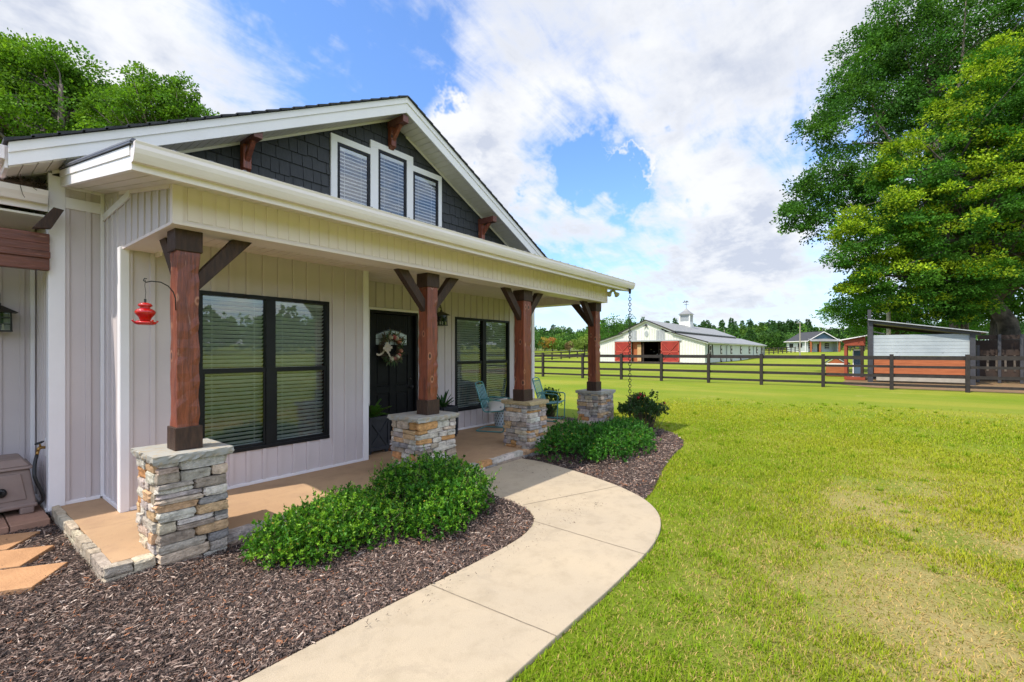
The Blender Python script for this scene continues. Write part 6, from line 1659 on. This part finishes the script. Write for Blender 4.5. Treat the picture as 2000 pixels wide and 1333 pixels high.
# ---- far woods: countless crowns that read as one mass, each crown a heap of leaf clumps
def woods(name, label, spots, seed, cols, leafL=.55, per=260, pine=0.0, mat_=None):
    r = np.random.default_rng(seed); Pl = []; Nl = []; Ll = []; Cl = []
    tr = MB()
    for (x, y, h, w) in spots:
        z0 = float(gz(x, y)); c0 = np.array(cols[r.integers(len(cols))])*r.uniform(.75, 1.25); ispine = r.random() < pine
        n = per; e = r.normal(size=(n, 3)); e /= np.linalg.norm(e, axis=1, keepdims=True)
        nl = 7; lc = r.normal(size=(nl, 3)); lc /= np.linalg.norm(lc, axis=1, keepdims=True); lk = r.integers(nl, size=n)
        if ispine:
            u_ = r.random(n)**.8; P = np.stack([e[:, 0]*w*.33*(1.15-u_), e[:, 1]*w*.33*(1.15-u_), h*(.35+.7*u_)], 1)
            c0 = np.array((.045, .105, .03))*r.uniform(.8, 1.2)
        else:
            P = lc[lk]*np.array([w*.28, w*.28, h*.22])+e*np.array([w*.26, w*.26, h*.24])*r.uniform(.6, 1.05, (n, 1)); P[:, 2] += h*.55
            P[:, 2] = np.abs(P[:, 2]-.3)+.3
        Pl.append(P+np.array([x, y, z0])); Nl.append(e+np.array([0, 0, .3])); Ll.append(leafL*r.uniform(.6, 1.5, n))
        Cl.append(c0[None]*r.uniform(.6, 1.4, (nl, 1))[lk]*r.uniform(.75, 1.3, (n, 1)))
    P = np.concatenate(Pl); V, F, C = leaves_np(P, np.concatenate(Nl), np.concatenate(Ll), np.concatenate(Ll)*.42, np.concatenate(Cl), r)
    o = npmesh(name, V, F, mat_ or M['treeleaf'], None, C); tag(o, label, 'woods', kind='stuff'); return o
r = np.random.default_rng(5)
def arc_spots(px0, px1, D0, D1, n, h0, h1, w0, w1):
    out = []
    for i in range(n):
        px = r.uniform(px0, px1); D = r.uniform(D0, D1); d = ray(px, 687); f = d.x*math.cos(HEAD)+d.y*math.sin(HEAD)
        out.append((d.x/f*D, d.y/f*D, r.uniform(h0, h1), r.uniform(w0, w1)))
    return out
GC = [(.075, .155, .03), (.055, .13, .025), (.10, .19, .03), (.05, .11, .025), (.12, .21, .035)]
woods('distant_woods', 'mixed green woods along the horizon left of the barn', arc_spots(940, 1180, 165, 215, 110, 6, 8.4, 6, 11)+arc_spots(930, 1180, 200, 230, 40, 9, 11.0, 6, 9)+arc_spots(940, 1200, 150, 165, 30, 4, 6.5, 5, 8), 61, GC, .55, 380, .12)
woods('distant_woods', 'tall pine woods along the horizon behind the barn and cottage', arc_spots(1150, 1580, 190, 260, 260, 9.5, 13, 6, 9)+arc_spots(1420, 1680, 150, 190, 50, 4.5, 7.5, 6, 10)+arc_spots(1560, 1760, 200, 280, 110, 7.5, 11, 6, 9)+arc_spots(1700, 2250, 200, 290, 190, 8, 11.5, 7, 10), 62, GC[:4], .60, 360, .6)
# the woods across the road, seen in the window panes
sp3 = []
for i in range(320):
    a = random.uniform(math.radians(-175), math.radians(-25)); D = random.uniform(120, 170); sp3.append((D*math.cos(a), D*math.sin(a), random.uniform(8, 13), random.uniform(9, 14)))
woods('distant_woods', 'woods across the fields opposite the porch', sp3, 63, GC, 1.3, 110, .1)
sp4 = []
for i in range(90):
    a = random.uniform(math.radians(75), math.radians(170)); D = random.uniform(70, 110); sp4.append((D*math.cos(a), D*math.sin(a), random.uniform(8, 13), random.uniform(9, 14)))
woods('distant_woods', 'woods beyond the back of the house', sp4, 64, GC, 1.2, 110, .1)
# distinct small trees before the left woods and beside the barn
def small_tree(name, label, px, D, h, w, cols, seed, hang=0.0, group=None, per=60, lf=.32, barkm=None, base_clear=.25):
    x, y, _ = WP(px, 687, D); z0 = float(gz(x, y))
    lb = [(x, y, z0+h*(.5+base_clear/2), w*.42, w*.42, h*.36), (x+w*.16, y-w*.1, z0+h*.5, w*.3, w*.3, h*.26), (x-w*.16, y+w*.12, z0+h*.48, w*.3, w*.3, h*.25)]
    return tree(name, label, (x, y), lb, 34, per, lf, cols, seed, [(x, y, z0-.1, .14), (x, y, z0+h*.35, .11), (x, y, z0+h*.75, .04)], barkm or M['bark'], group=group, flat=.7, cs=w*.16, hang=hang, tz=z0, limbs=8)
OR = [(.42, .24, .06), (.36, .19, .05), (.46, .30, .08)]
small_tree('ornamental_tree', 'leftmost golden tan tree before the far woods', 1064, 152, 4.9, 4.4, [(.42, .30, .06), (.38, .26, .05)], 71)
small_tree('ornamental_tree', 'rust orange tree just right of the golden one before the far woods', 1079, 152, 4.7, 4.0, [(.42, .20, .06), (.36, .17, .05)], 72)
small_tree('ornamental_tree', 'tiny tan tree midway between the house corner and the porch post', 1112, 150, 3.2, 2.8, [(.30, .22, .12)], 73)
small_tree('willow_tree', 'pale green weeping willow before the far woods left of the last porch post', 1142, 140, 5.6, 7.5, [(.20, .27, .05), (.17, .24, .05)], 74, hang=.7, per=140)
small_tree('round_tree', 'bright green round tree peeking out left of the last porch post', 1153, 150, 7.2, 7.5, [(.09, .19, .025), (.07, .16, .02)], 75, per=110)
small_tree('leafy_tree', 'tall mid green tree directly left of the barn roof', 1188, 96, 8.6, 9.5, [(.07, .16, .02), (.05, .13, .02)], 76, per=170, lf=.3)
small_tree('leafy_tree', 'dark tree behind the left slope of the barn roof', 1222, 112, 9.8, 8, [(.04, .10, .02), (.05, .12, .02)], 77, per=150, lf=.32)
small_tree('round_tree', 'wide mid green tree between the barn roof end and the cottage', 1525, 150, 6.3, 9, [(.075, .16, .03), (.055, .13, .025)], 78, per=170)
small_tree('round_tree', 'pale green bushy tree behind the far end of the barn roof', 1478, 160, 5.8, 8, [(.09, .17, .04)], 79, per=130)

sc.render.engine = 'CYCLES'
sc.cycles.max_bounces = 8; sc.cycles.diffuse_bounces = 3; sc.cycles.glossy_bounces = 3; sc.cycles.transmission_bounces = 4; sc.cycles.transparent_max_bounces = 12
sc.cycles.use_denoising = True
